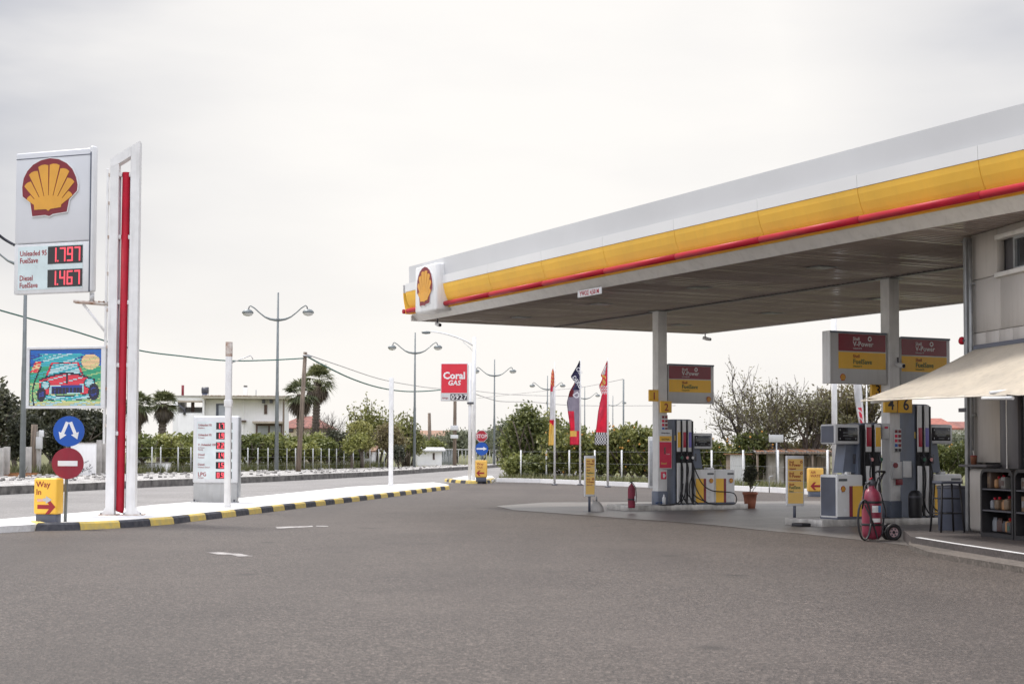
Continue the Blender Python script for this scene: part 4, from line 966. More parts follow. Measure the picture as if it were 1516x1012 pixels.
# column attachments
def col_notice(lab, u, v, x, z0, w, h, hdr, body, y=-.15, cells=False):
    t = thing('notice', lab, 'notice', st(u, v)+UX*x+VX*y+Vector((0, 0, z0)), AL)
    b = MB(); b.box(-w/2, w/2, 0, .015, 0, h, signwhite, bev=.003); b.build('board', t)
    if cells:
        k = 0
        cc = [darkred, darkred, flagred, darkred, flagred, darkred, blue, darkred, textblk, textblk]
        for r_ in range(5):
            for c_ in range(2):
                q = MB(); q.q(-w/2+.01+c_*w/2, -w/2+w/2-.008+c_*w/2, h-(r_+.9)*h/5, h-(r_+.25)*h/5, -.004, cc[k]); k += 1; q.build('pictogram', t)
    else:
        b = MB(); b.q(-w/2+.015, w/2-.015, .02, h*.68, -.004, body); b.build('red_field', t)
        b = MB(); b.q(-w/2+.015, w/2-.015, h*.70, h*.83, -.004, yellow); b.build('yellow_field', t)
        b = MB(); text(b, 'V-Power Nitro+', 0, h*.89, .045, -.004, textblk, 'CENTER', .02, sx=.8); text(b, 'EXTRA', 0, h*.72, .07, -.006, textblk, 'CENTER', .02); text(b, '1', -.02, h*.38, .22, -.006, screenblk, 'CENTER', .05); text(b, 'euro', .07, h*.36, .05, -.006, textwhite, 'CENTER'); text(b, 'Diesel', -.05, h*.12, .06, -.006, flagyel, 'CENTER', .02); b.build('lettering', t)
    return t
col_notice('small warning notice with rows of red and blue pictograms on the far column', 0, 0, .04, 1.76, .17, .46, None, None, cells=True)
col_notice('red and yellow advert board on the front of the far column', 0, 0, .03, 1.02-.12+.06, .36, .92, None, flagred, y=-.2)
col_notice('small warning notice with rows of pictograms on the near column', .17, -7.87, .045, 1.36, .17, .44, None, None, cells=True)
fe = thing('hydrant_label', 'small red and white label low on the far column', 'label', st(0, 0)+UX*.02+VX*-.14+Vector((0, 0, .72)), AL)
b = MB(); b.box(-.07, .07, 0, .012, 0, .17, flagred); b.build('plate', fe); b = MB(); b.box(-.025, .025, -.003, .0, .03, .13, textwhite); b.box(.03, .045, -.003, 0, .06, .1, textwhite); b.build('bottle_symbol', fe)
kb_ = thing('card_terminal', 'small white intercom box with a red mark on the left of the near column', 'intercom', st(-.06, -8.0, 1.60), AL)
b = MB(); b.box(-.09, .09, 0, .1, 0, .30, signwhite, bev=.02); b.build('case', kb_); b = MB(); b.box(-.03, .05, -.005, .002, .2, .24, flagred); b.build('red_mark', kb_)
pbx = thing('power_box', 'open grey socket box at waist height on the near column', 'socket box', st(.20, -8.02, .86), AL)
b = MB(); b.box(-.15, .07, -.06, .0, 0, .32, panelgrey, bev=.01); b.build('case', pbx); b = MB(); b.box(.08, .26, -.10, -.05, .02, .33, signwhite, bev=.01); b.build('lid', pbx)
b = MB(); b.tube([(-.12, -.07, .25), (-.12, -.10, .25)], .05, darkred, 12); b.build('socket', pbx); b = MB(); b.box(-.05, .1, -.03, .0, -.12, -.01, darkred, bev=.004); b.build('red_plug', pbx)
# canister, bin, extinguishers, plant
bn = thing('litter_bin', 'black round-topped litter bin between the near column and the tall pump', 'bin', st(.45, -8.22, .12), AL)
b = MB(); b.lathe([(0, 0), (.11, 0), (.125, .05), (.13, .40), (.12, .46), (.08, .51), (0, .525)], (0, 0, 0), black, 20); b.build('body', bn); b = MB(); b.lathe([(.135, .38), (.137, .40), (.135, .42)], (0, 0, 0), darkgrey, 20); b.build('rim', bn)
def ext_small():
    p = g(935, 751.5, .12)
    t = thing('fire_extinguisher', 'small dark red fire extinguisher at the left end of the far pump island', 'fire extinguisher', p)
    b = MB(); b.lathe([(0, 0), (.075, 0), (.08, .03), (.082, .42), (.06, .48), (.03, .51), (.025, .53)], (0, 0, 0), mat('cover_red', (.20, .018, .04), .7, var=.2, bump=.3), 18); b.build('cylinder', t)
    b = MB(); b.lathe([(.084, .17), (.088, .19), (.084, .21)], (0, 0, 0), black, 18); b.build('strap', t)
    b = MB(); b.tube([(0, 0, .52), (0, 0, .57)], .018, darkgrey, 8); b.tube([(0, 0, .56), (.05, -.03, .59)], .008, black, 6); b.tube([(0, 0, .57), (-.06, -.03, .55)], .008, black, 6); b.build('valve', t)
    b = MB(); b.tube([(.02, -.02, .55), (.09, -.04, .45), (.10, -.05, .28), (.095, -.05, .12)], .009, black, 7); b.build('hose', t)
    b = MB(); b.box(.06, .085, -.09, -.02, .16, .26, signwhite); b.build('tag', t)
ext_small()
we = thing('fire_extinguisher', 'large pinkish red wheeled fire extinguisher standing in front of the near pumps', 'wheeled extinguisher', g(1291, 800.5), R(8))
b = MB(); b.lathe([(0, .02), (.10, .03), (.145, .08), (.15, .14), (.15, .60), (.148, .66), (.12, .74), (.07, .79), (.045, .81), (.045, .84)], (0, 0, 0), extred, 28); b.build('cylinder', we)
b = MB(); b.lathe([(.153, .575), (.156, .58), (.156, .605), (.153, .61)], (0, 0, 0), black, 28); b.build('strap', we)
b = MB(); b.lathe([(.153, .235), (.156, .24), (.156, .265), (.153, .27)], (0, 0, 0), black, 28); b.build('strap', we)
b = MB(); b.lathe([(.0, .96), (.025, .95), (.03, .92), (.05, .90), (.05, .84), (.03, .84)], (0, 0, 0), darkgrey, 12); b.tube([(-.10, 0, .88), (.07, 0, .90)], .014, darkgrey, 8); b.tube([(-.05, -.03, .93), (-.0, -.03, .96)], .012, red, 8); b.build('valve', we)
def cyl_patch(z0, z1, a0, a1, r, m, nm, par):
    b = MB(); n = 8; A = [(r*math.cos(R(a0+(a1-a0)*i/n)), r*math.sin(R(a0+(a1-a0)*i/n))) for i in range(n+1)]
    V = [(b.bm.verts.new((x, y, z0)), b.bm.verts.new((x, y, z1))) for x, y in A]
    fs = [b.bm.faces.new((p[0], q[0], q[1], p[1])) for p, q in zip(V, V[1:])]; b._set(fs, m); return b.build(nm, par)
la = cyl_patch(.44, .54, -110, -72, .1515, textwhite, 'label', we); cyl_patch(.44, .54, -72, -48, .1515, mat('label_blue', (.08, .28, .55), .5), 'label', we)
cyl_patch(.29, .35, -108, -55, .1515, textwhite, 'label', we)
b = MB()
for i in range(7): b.tube([(math.cos(R(-108+7*i))*.1522, math.sin(R(-108+7*i))*.1522, .452), (math.cos(R(-108+7*i))*.1522, math.sin(R(-108+7*i))*.1522, .528-.01*(i % 3))], .0016, darkred, 4)
b.build('label_print', we)
b = MB(); b.tube([(.16, .10, .05), (.165, .10, .55), (.15, .09, .86), (.22, .09, 1.02), (.24, .06, 1.05)], .016, black, 8); b.tube([(.24, .06, 1.05), (.10, .06, 1.06), (.09, .06, 1.03)], .018, black, 8); b.tube([(.10, .1, .82), (.14, .1, .95), (.235, .07, 1.04)], .012, black, 8); b.build('handle', we)
b = MB(); b.tube([(.0, .12, .12), (.26, .14, .13), (.36, .14, .14)], .014, darkgrey, 8); b.tube([(.16, .1, .3), (.33, .13, .15)], .012, darkgrey, 6); b.build('axle', we)
for x, y in ((.36, .05), (.36, .24)):
    b = MB(); n = 28; prof2 = [(.075, -.03), (.115, -.034), (.13, -.02), (.132, 0), (.13, .02), (.115, .034), (.075, .03)]
    rings = []
    for k in range(n):
        a = 2*PI*k/n; rings.append([b.bm.verts.new((x+r*math.cos(a)*.98, y+o, .132+r*math.sin(a))) for r, o in prof2])
    fs = [b.bm.faces.new((rings[k][j], rings[(k+1) % n][j], rings[(k+1) % n][(j+1) % 7], rings[k][(j+1) % 7])) for k in range(n) for j in range(7)]
    b._set(fs, black, True); w = b.build('wheel', we)
    b = MB(); b.tube([(x, y-.012, .132), (x, y+.012, .132)], .078, mat('rim_pink', (.50, .34, .36), .5), 20); b.tube([(x, y-.03, .132), (x, y+.03, .132)], .022, black, 10)
    for k in range(6): b.tube([(x+.05*math.cos(k*PI/3), y-.014, .132+.05*math.sin(k*PI/3)), (x+.05*math.cos(k*PI/3), y-.016, .132+.05*math.sin(k*PI/3))], .014, darkgrey, 8)
    b.build('rim', w)
b = MB(); b.tube([(-.03, -.02, .90), (-.12, -.05, .84), (-.17, -.10, .70), (-.20, -.13, .50)]+[(-.19+.10*math.cos(R(a))-.0, -.17-.0008*i, .33+.30*math.sin(R(a))) for i, a in enumerate(range(90, 90+1000, 20))], .0125, black, 8); b.build('hose', we)
b = MB(); b.tube([(-.17, -.16, .56), (-.06, -.19, .30), (.02, -.18, .05), (.10, -.17, .12), (.15, -.1, .35)], .0125, black, 8); b.build('hose_tail', we)
pp = g(1110.5, 752.5)
pt = thing('potted_plant', 'small dark bush in a terracotta pot at the right end of the far pump island', 'potted plant', pp)
b = MB(); b.lathe([(0, 0), (.12, 0), (.145, .18), (.165, .34), (.185, .34), (.185, .40), (.16, .40), (.155, .36), (0, .35)], (0, 0, 0), terracotta, 22); b.build('pot', pt)
b = MB(); b.tube([(0, 0, .34), (.01, 0, .6), (.0, .0, .85)], .014, bark, 6); b.tube([(.0, 0, .5), (.16, 0, .9)], .008, bark, 5); b.tube([(0, 0, .5), (-.12, .03, .85)], .008, bark, 5); b.tube([(.02, -.05, .36), (.10, -.05, .5), (.2, -.06, .62)], .01, white, 5); b.build('stem', pt)
PLANT = pt
# small price boards
def fboard(lab, p, ybot, ytop, xw, n, rzl, texts):
    S = p.y/F; t = thing('fuel_board', lab, 'sign board', p, rzl, 'narrow yellow fuel boards')
    hz = 671.2; z0 = 1.32+(hz-ybot)*S; z1 = 1.32+(hz-ytop)*S; w = xw*S
    b = MB(); b.tube([(0, .02, 0), (0, .02, z0+.2)], .028, slatedark, 12); b.tube([(0, .02, 0), (0, .02, .012)], .17, darkgrey, 20); b.build('stand', t)
    b = MB(); b.box(-w/2, w/2, -.03, .03, z0, z1, signwhite, bev=.012); b.build('frame', t)
    H_ = (z1-z0-.10)/4
    for i in range(4):
        b = MB(); b.q(-w/2+.025, w/2-.025, z1-.06-H_*(i+1)+.008, z1-.06-H_*i, -.035, paleyel); b.build('panel', t)
    b = MB()
    for i, (a, c, d, m) in enumerate(texts):
        z = z1-.06-H_*i; text(b, a, -w/2+.045, z-.075, .045*w/.3, -.038, texred, bold=.02); text(b, c, -w/2+.045, z-.14, .07*w/.3, -.038, m, bold=.02, sx=.8); text(b, d, -w/2+.045, z-.2, .042*w/.3, -.038, m, bold=.01, sx=.72)
        if c == 'V-Power': text(b, 'o', w/2-.09, z-.08, .1, -.038, texred, bold=.03)
    b.build('lettering', t)
vp = ('Shell', 'V-Power', 'Unleaded', texred); fs_ = ('Shell', 'FuelSave', 'Diesel', greentext)
fboard('narrow yellow fuel board on a black post left of the far pump island', g(873, 757.5), 735, 675, 17, 3, R(16), [vp, fs_, ('Shell', 'V-Power', 'Diesel 1.567', texred)])
fboard('narrow yellow fuel board at the left end of the near pump island', g(1177, 775.5), 748, 674, 28, 3, R(14), [vp, ('Shell', 'V-Power', 'Unleaded Racing', texred), fs_])
db = thing('drain_cover_cone', 'small grey dome-shaped weight with a peg beside the far yellow fuel board', 'weight', g(883, 757))
b = MB(); b.lathe([(.17, 0), (.172, .02), (.16, .08), (.12, .17), (.06, .23), (.0, .245)], (0, 0, 0), concrete, 22); b.build('dome', db); b = MB(); b.tube([(.0, 0, .22), (.0, 0, .34)], .02, steel, 8); b.tube([(-.06, 0, .2), (-.08, 0, .27)], .014, steel, 8); b.build('peg', db)
# hose and cloth on the far column's foot
ho = thing('blue_rag', 'blue rag and white bottle at the foot of the far column', 'rag', st(-.12, -.30, .13), AL)
b = MB(); rnd = random.Random(5); gr = [[b.bm.verts.new((-.2+.05*i, -.06+.04*j, .02+.05*rnd.random())) for j in range(4)] for i in range(6)]
fs = [b.bm.faces.new((gr[i][j], gr[i+1][j], gr[i+1][j+1], gr[i][j+1])) for i in range(5) for j in range(3)]; b._set(fs, mat('rag_blue', (.04, .10, .25), .9), True); b.build('cloth', ho)
b = MB(); b.lathe([(0, .0), (.04, 0), (.04, .16), (.015, .2), (.015, .24), (0, .24)], (.03, -.02, 0), signwhite, 12); b.build('bottle', ho)
# bar stool, bins and shelves in front of the shop
sp = bl(.55, -.55, .16); sp = Vector((6.53, 23.35, .16))
stl = thing('bar_stool', 'dark bar stool with splayed legs beside the shop counter', 'stool', sp, R(12))
b = MB(); b.box(-.17, .17, -.15, .15, .72, .76, slatedark, bev=.015); b.build('seat', stl)
for x in (-1, 1):
    for y in (-1, 1):
        b = MB(); b.tube([(x*.14, y*.12, .73), (x*.19, y*.17, 0)], .016, black, 8); b.build('leg', stl)
for z, k in ((.50, 1.0), (.28, 1.0)):
    for s in (-1, 1):
        f = .14+.05*(1-z/.73); h = .12+.05*(1-z/.73)
        b = MB(); b.tube([(-f, s*h, z), (f, s*h, z)], .009, black, 6); b.build('stretcher', stl)
        b = MB(); b.tube([(s*f, -h, z), (s*f, h, z)], .009, black, 6); b.build('stretcher', stl)
dr = thing('waste_drum', 'dark blue grey waste drum standing behind the bar stool', 'bin', Vector((7.42, 26.2, .012)))
b = MB(); b.lathe([(0, 0), (.22, 0), (.24, .05), (.245, .70), (.25, .72), (.24, .75), (0, .76)], (0, 0, 0), slatedark, 26); b.build('drum', dr); b = MB(); b.lathe([(.25, .73), (.262, .75), (.25, .78), (.0, .80)], (0, 0, 0), darkgrey, 26); b.build('lid', dr)
def rack(lab, x0, w, seed):
    t = thing('display_rack', lab, 'display rack', bl(x0, -.61, .16), BR, 'black display racks outside the shop')
    hh = .96; d = .40
    O = [(0, 0), (w, 0), (w, hh-.12)]+[(w-.12+.12*math.cos(R(a)), hh-.12+.12*math.sin(R(a))) for a in (22, 45, 67, 90)]+[(.12-.12*math.sin(R(a)), hh-.12+.12*math.cos(R(a))) for a in (0, 22, 45, 67, 90)]
    I = [(.045, .06), (w-.045, .06), (w-.045, hh-.14)]+[(w-.14+.095*math.cos(R(a)), hh-.14+.095*math.sin(R(a))) for a in (22, 45, 67, 90)]+[(.14-.095*math.sin(R(a)), hh-.14+.095*math.cos(R(a))) for a in (0, 22, 45, 67, 90)]
    b = MB(); n = len(O)
    for i in range(n):
        j = (i+1) % n
        a, c, e, f = O[i], O[j], I[j], I[i]
        b.poly([(a[0], 0, a[1]), (c[0], 0, c[1]), (e[0], 0, e[1]), (f[0], 0, f[1])], black, (0, d, 0))
    b.build('frame', t)
    b = MB(); b.box(.03, w-.03, d-.02, d-.005, .03, hh-.1, black); b.build('back_panel', t)
    for z in (.36, .66):
        b = MB(); b.box(.045, w-.045, .01, d-.02, z, z+.02, darkgrey); b.build('shelf', t)
    return t
r1 = rack('black display rack with rounded top nearest the shop corner', 1.42, .95, 1)
r2 = rack('black display rack cut by the right edge of the photo', 2.40, .98, 2)
gm = [mat('goods_%d' % i, c, .45) for i, c in enumerate([(.16, .11, .07), (.20, .21, .23), (.09, .06, .045), (.34, .17, .07), (.03, .08, .06), (.05, .045, .05), (.16, .15, .14), (.07, .035, .03)])]
rnd = random.Random(8); K_ = [('cardboard box', 'package'), ('plastic jug', 'jug'), ('bottle', 'bottle')]
pos = ['front left', 'left', 'middle', 'right', 'far right']
shn = {0.66: 'top', .36: 'middle', .06: 'bottom'}
for ri, x0 in enumerate((1.42, 2.40)):
    for z in (.68, .38, .07):
        x = .09; k = 0
        while x < .82 and k < 6:
            w = rnd.uniform(.09, .15); h = rnd.uniform(.15, .24); m = gm[rnd.randrange(8)]; kind = rnd.randrange(3)
            sname = {.68: 'top', .38: 'middle', .07: 'bottom'}[z]; rk = ('rack by the counter', 'rack at right edge')[ri]
            ordn = ('first', 'second', 'third', 'fourth', 'fifth', 'sixth')[k]
            nm, lb = (('box', 'box'), ('jug', 'plastic jug'), ('bottle_pack', 'pack of bottles'))[kind]
            t = thing(nm, '%s, %s from left on %s shelf of the %s' % (lb, ordn, sname, rk), lb.split()[-1], bl(x0+x+w/2, -.61+.16, .16+z), BR, 'goods on the display racks')
            if kind == 0:
                b = MB(); b.box(-w/2, w/2, -.1, .1, .005, h, m, bev=.008); b.build('carton', t); b = MB(); b.q(-w*.3, w*.3, h*.3, h*.7, -.104, gm[(rnd.randrange(8))]); b.build('print', t)
            elif kind == 1:
                b = MB(); b.box(-w*.42, w*.42, -.07, .07, .005, h*.8, m, bev=.03, seg=3); b.build('jug_body', t); b = MB(); b.tube([(0, 0, h*.78), (0, 0, h)], .022, red, 10); b.tube([(-.03, 0, h*.8), (-.05, 0, h*.95), (0, 0, h*.9)], .008, m, 6); b.build('cap', t)
            else:
                for q in range(3):
                    xx = -w*.33+q*w*.33; b = MB(); b.lathe([(0, .005), (.026, .005), (.028, .02), (.028, h*.65), (.012, h*.82), (.012, h*.92), (0, h*.92)], (xx, 0, 0), m, 10); b.build('bottle', t)
            x += w+.025; k += 1
# ------------------------------------------------------------------ vegetation
LF = {'orchard': leafmat('leaf_orchard', (.12, .145, .035), (.23, .255, .065), (.38, .40, .13)),
      'orange': leafmat('leaf_orange', (.085, .105, .03), (.19, .215, .055), (.36, .36, .11)),
      'dark': leafmat('leaf_dark', (.04, .045, .028), (.08, .085, .05), (.16, .165, .095)),
      'olive': leafmat('leaf_olive', (.14, .16, .10), (.22, .24, .15), (.34, .36, .24)),
      'pale': leafmat('leaf_pale', (.16, .17, .045), (.28, .29, .08), (.42, .42, .16)),
      'dry': leafmat('leaf_dry', (.15, .12, .06), (.22, .19, .09), (.30, .28, .12)),
      'palm': leafmat('leaf_palm', (.08, .10, .045), (.16, .185, .08), (.28, .29, .15)),
      'palmdead': leafmat('leaf_palmdead', (.08, .055, .035), (.14, .10, .065), (.21, .16, .10)),
      'grass': leafmat('leaf_grass', (.13, .15, .055), (.21, .22, .09), (.32, .29, .15))}
def leaves(name, blobs, n, size, lm, parent, seed, flat=.0, asp=.5):
    rg_ = np.random.default_rng(seed); w = np.array([b_[6] if len(b_) > 6 else b_[3]*b_[4]*b_[5] for b_ in blobs], float); w /= w.sum()
    idx = rg_.choice(len(blobs), n, p=w); B_ = np.array([b_[:6] for b_ in blobs], float)[idx]
    d = rg_.normal(size=(n, 3)); d /= np.linalg.norm(d, axis=1)[:, None]
    r = rg_.random(n)**.42; r *= (1+.22*rg_.normal(size=n)*.6)
    # twiggy clusters so that light and dark clumps form
    c = B_[:, :3]+d*r[:, None]*B_[:, 3:6]
    cl_ = rg_.normal(size=(max(8, n//28), 3)); k = rg_.integers(0, len(cl_), n)
    anchor = c[rg_.integers(0, n, len(cl_))]; pull = rg_.random(n)**.7*.75
    c = c*(1-pull[:, None])+(anchor[k]+rg_.normal(size=(n, 3))*size*1.5)*pull[:, None]
    a = rg_.normal(size=(n, 3)); a[:, 2] *= (1-flat); a /= np.linalg.norm(a, axis=1)[:, None]
    b_ = np.cross(a, rg_.normal(size=(n, 3))); b_ /= np.linalg.norm(b_, axis=1)[:, None]
    s = size*(.55+.8*rg_.random(n))[:, None]
    V = np.stack([c-a*s, c+b_*s*asp, c+a*s, c-b_*s*asp], 1).reshape(-1, 3)
    me = bpy.data.meshes.new(name); Fc = np.arange(n*4).reshape(-1, 4)
    me.from_pydata(V.tolist(), [], Fc.tolist()); me.materials.append(lm)
    o = bpy.data.objects.new(name, me); COL.objects.link(o)
    if parent: o.parent = parent
    return o
def limbs(mb, p, d, L, r, depth, rnd, m, spread=.55, tips=None, up=.15, seg=3, kids=(2, 3), mul=.72):
    pts = [p.copy()]; q = p.copy(); dd = d.normalized()
    for i in range(seg):
        dd = (dd+Vector((rnd.uniform(-1, 1), rnd.uniform(-1, 1), rnd.uniform(-.6, 1)))*.16+Vector((0, 0, up*.3))).normalized(); q = q+dd*L/seg; pts.append(q.copy())
    mb.tube(pts, [r*(1-.35*i/seg) for i in range(seg+1)], m, 5 if depth > 1 else 3, cap=False)
    if depth <= 0:
        if tips is not None: tips += pts[1:]
        return
    for k in range(rnd.randint(*kids)):
        t = rnd.choice(pts[1:]) if k else pts[-1]
        nd = (dd+Vector((rnd.uniform(-1, 1), rnd.uniform(-1, 1), rnd.uniform(-.4, .9)))*spread*1.3).normalized()
        limbs(mb, t, nd, L*mul*rnd.uniform(.8, 1.15), r*.6, depth-1, rnd, m, spread, tips, up, seg, kids, mul)
def tree(name, lab, cat, loc, h, rad, lk, seed, n=2600, size=.11, base=.28, grp=None, bk=None, squash=.8, oranges=0, trunk_r=None):
    rnd = random.Random(seed); t = thing(name, lab, cat, loc, rnd.uniform(0, 6), grp)
    mb = MB(); tr_ = trunk_r or .035*h; hb = h*base
    mb.tube([(0, 0, -.05), (.03*h*rnd.uniform(-1, 1), 0, hb*.6), (0, .02*h, hb*1.1)], [tr_*1.25, tr_, tr_*.85], bk or bark, 8)
    for i in range(5):
        a = i*1.26+rnd.uniform(-.3, .3); limbs(mb, Vector((0, .02*h, hb)), Vector((math.cos(a)*.8, math.sin(a)*.8, 1)), (h-hb)*.42, tr_*.55, 1, rnd, bk or bark, .5)
    mb.build('trunk', t)
    bl_ = []; cz = (h+hb*.9)/2; rz = (h-hb*.9)/2
    for i in range(11):
        a = rnd.uniform(0, 2*PI); q = rnd.uniform(.15, .68)*rad; zz_ = cz+rnd.uniform(-.62, .62)*rz
        rr = rad*rnd.uniform(.28, .48); bl_.append((math.cos(a)*q, math.sin(a)*q, zz_, rr, rr, rr*squash))
    bl_.append((0, 0, cz, rad*.7, rad*.7, rz*.8))
    leaves('crown', bl_, n, size, LF[lk], t, seed)
    if oranges:
        mb = MB()
        for i in range(oranges):
            a = rnd.uniform(0, 2*PI); z = rnd.uniform(hb, h*.92); q = rad*rnd.uniform(.75, .98)*math.sqrt(max(.1, 1-((z-cz)/rz)**2)); c = Vector((q*math.cos(a), q*math.sin(a), z))
            mb.lathe([(0, -.045), (.035, -.03), (.045, 0), (.035, .03), (0, .045)], c, orangec, 7)
        f = mb.build('fruit', t); f['kind'] = 'stuff'
    return t
def dup(o, loc, rz, sc, lab):
    c = copy_tree(o); c.location = loc; c.rotation_euler = (0, 0, rz); c.scale = sc; c['label'] = lab; return c
rnd = random.Random(21)
ORD = ['first', 'second', 'third', 'fourth', 'fifth', 'sixth', 'seventh', 'eighth', 'ninth', 'tenth', 'eleventh', 'twelfth', 'thirteenth', 'fourteenth', 'fifteenth', 'sixteenth', 'seventeenth', 'eighteenth', 'nineteenth', 'twentieth']
# orchard behind the left fence
pro = [tree('orchard_tree', 'x', 'fruit tree', (0, 0, 0), 2.75, 1.12, 'orchard', 30+i, 2600, .11, .25, 'leafy orchard trees behind the wire fence') for i in range(3)]
pro2 = [tree('orchard_tree', 'x', 'fruit tree', (0, 0, 0), 2.75, 1.2, 'orchard', 36+i, 3400, .11, .05, 'leafy orchard trees behind the wire fence') for i in range(2)]
k = 0; used = set()
def bxline(px, off=0):
    # point on the back edge of the pavement seen at px, shifted back by off metres
    d = ray(px, 690); best = None
    for (a, b_) in zip(BX, BX[1:]):
        a = Vector(a); b_ = Vector(b_); D = Vector((d.x, d.y)); e = b_-a
        den = D.x*e.y-D.y*e.x
        t = (a.x*e.y-a.y*e.x)/den; s = (a.x*D.y-a.y*D.x)/den
        if 0 <= s <= 1: best = D*t
    return Vector((best.x, best.y+off, .215))
zsc = .80
for row, (off, pxs) in enumerate(((3.5, [186, 222, 252, 283, 352, 374, 396, 424, 449, 470, 492]), (8.5, [204, 240, 268, 330, 362, 386, 410, 437, 460, 483, 505]))):
    for i, px in enumerate(pxs):
        loc = bxline(px+rnd.uniform(-3, 3), off+rnd.uniform(-.7, .7)); v = pro[k % 3] if row == 0 else pro2[i % 2]; sc = rnd.uniform(.86, 1.1)*(1.0 if row == 0 else 1.08)*((1.04, .92, .86, 1.0)[(k*7) % 4] if px < 300 else 1); 
        lab = 'light green orchard tree, %s from the left in the %s row behind the wire fence' % (ORD[i], ('front', 'back')[row])
        if (k < 3 and row == 0) or (row == 1 and i < 2): o = v; o.location = loc; o.scale = (sc, sc, sc*zsc*rnd.uniform(.92, 1.05)); o['label'] = lab
        else: o = dup(v, loc, rnd.uniform(0, 6), (sc, sc, sc*zsc*rnd.uniform(.88, 1.12)), lab)
        k += 1
# dark trees on the far left
dk = [tree('dark_tree', 'x', 'tree', (0, 0, 0), 4.7, 2.1, 'dark', 50+i, 6500, .13, .14, 'dark trees behind the LED screen') for i in range(2)]
for i, (px, Y, s) in enumerate([(-12, 76, 1.0), (22, 82, .9), (50, 90, .92), (75, 80, .90), (104, 84, .86), (131, 90, .90), (153, 96, .82), (-45, 70, 1.05), (38, 72, .62), (90, 74, .6)]):
    p = at(px, 690, Y); p.z = .2; lab = 'dark olive tree behind the roadside, %s of the dense dark clump from the left' % ORD[i] if i > 1 else ['tall dark tree at the left edge beside the lamp pole', 'dark tree behind the grey lamp pole at left'][i]
    lab = ['tall dark tree cut by the left edge', 'dark tree just right of the left lamp pole', 'dark tree behind the left half of the LED screen', 'dark tree behind the middle of the LED screen', 'dark tree behind the blue arrow disc', 'dark tree behind the white graffiti wall', 'dark tree behind the white totem frame', 'dark tree outside the left edge, only twigs showing', 'low dark bush beside the meter box pole', 'low dark bush behind the no-entry disc'][i]
    if i < 2: o = dk[i]; o.location = p; o.scale = (s, s, s); o['label'] = lab
    else: dup(dk[i % 2], p, i*1.3, (s, s, s*rnd.uniform(.95, 1.08)), lab)
# palms
def palm(lab, loc, h, R_, seed, skirt=True, n=54, lean=0):
    t = thing('palm_tree', lab, 'palm tree', loc, 0, 'fan palms behind the hedge'); rnd = random.Random(seed)
    mb = MB(); mb.tube([(0, 0, 0), (lean*.4, 0, h*.5), (lean, 0, h)], [.32, .26, .24], bark, 10)
    for i in range(int(h*4)):
        z = h*i/(h*4); x = lean*z/h; mb.lathe([(.30, z), (.335, z+.12), (.29, z+.2)], (x, 0, 0), bark, 8)
    mb.build('trunk', t)
    def fans(nm, cnt, a0, a1, lk, LL):
        V = []; Fc = []
        for i in range(cnt):
            az = rnd.uniform(0, 2*PI); el = R(rnd.uniform(a0, a1)); d = Vector((math.cos(az)*math.cos(el), math.sin(az)*math.cos(el), math.sin(el)))
            up = Vector((0, 0, 1)); side = d.cross(up).normalized(); nrm = side.cross(d)
            st_ = Vector((lean, 0, h))+d*LL*.12; pe_ = Vector((lean, 0, h))+d*LL*.45; pe_.z -= LL*.03
            def blade(a, b_, w, tipdrop):
                b_ = b_-Vector((0, 0, tipdrop)); s_ = (b_-a).cross(nrm)
                if s_.length < 1e-6: return
                s_ = s_.normalized()*w; m_ = a.lerp(b_, .55)+Vector((0, 0, tipdrop*.35)); k0 = len(V)
                V.extend([a-s_*.3, m_-s_, b_, m_+s_]); Fc.append((k0, k0+1, k0+2, k0+3))
            blade(st_, pe_+d*.05, .03, 0)
            for j in range(11):
                fa = R(-75+15*j); dirn = (d*math.cos(fa)+side*math.sin(fa)).normalized()
                L = LL*.62*(1-.25*abs(j-5)/5)*rnd.uniform(.85, 1.1)
                blade(pe_, pe_+dirn*L, .055, L*rnd.uniform(.18, .5) if lk == 'palm' else L*.7)
        me = bpy.data.meshes.new(nm); me.from_pydata([tuple(v) for v in V], [], Fc); me.materials.append(LF[lk]); o = bpy.data.objects.new(nm, me); COL.objects.link(o); o.parent = t
    fans('crown', n, -35, 80, 'palm', R_); fans('dead_skirt', 40, -80, -38, 'palmdead', R_*.85)
def pz(px, py, Y): q = at(px, py, Y); return q
for lab, px, ytop, Y, rr, s in (('tall fan palm behind the leaning pole, higher of the pair', 466, 562, 128, 1.75, 1), ('fan palm left of the leaning pole, shorter of the pair', 445, 583, 124, 1.65, 2), ('fan palm left of the white house', 238, 597, 118, 1.35, 3), ('fan palm partly hidden by the white totem frame', 204, 598, 114, 1.4, 4)):
    q = at(px, ytop, Y); palm(lab, Vector((q.x, q.y, .2)), q.z-.2, rr, s, lean=.25*(s % 2))
# trees of the middle distance
def put(fn, px, Y, z=.2): q = at(px, 690, Y); return Vector((q.x, q.y, z))
def shoots(lab, px, Y, h, w, seed):
    t = thing('young_tree', lab, 'tree', put(0, px, Y), 0); rnd = random.Random(seed); mb = MB(); bl_ = []
    for i in range(9):
        x = w*(i-4)/4.5+rnd.uniform(-.2, .2); y = rnd.uniform(-.8, .8); hh = h*(1-.35*abs((i-3.2)/5)**1.3)*rnd.uniform(.86, 1.02)
        mb.tube([(x*.3, y*.3, 0), (x*.7, y, h*.4), (x, y, hh)], [.09, .06, .015], bark, 5)
        for k in range(9):
            f = .35+.65*k/8; bl_.append((x*(.6+.4*f)+rnd.uniform(-.15, .15), y, hh*f, .28-.02*k, .28, .28, .6))
    mb.build('trunk', t); bl_ += [(x_*w, 0, h*.36, w*.42, 1, h*.20, 9) for x_ in (-.7, -.2, .35, .8)]
    leaves('crown', bl_, 5200, .13, LF['pale'], t, seed)
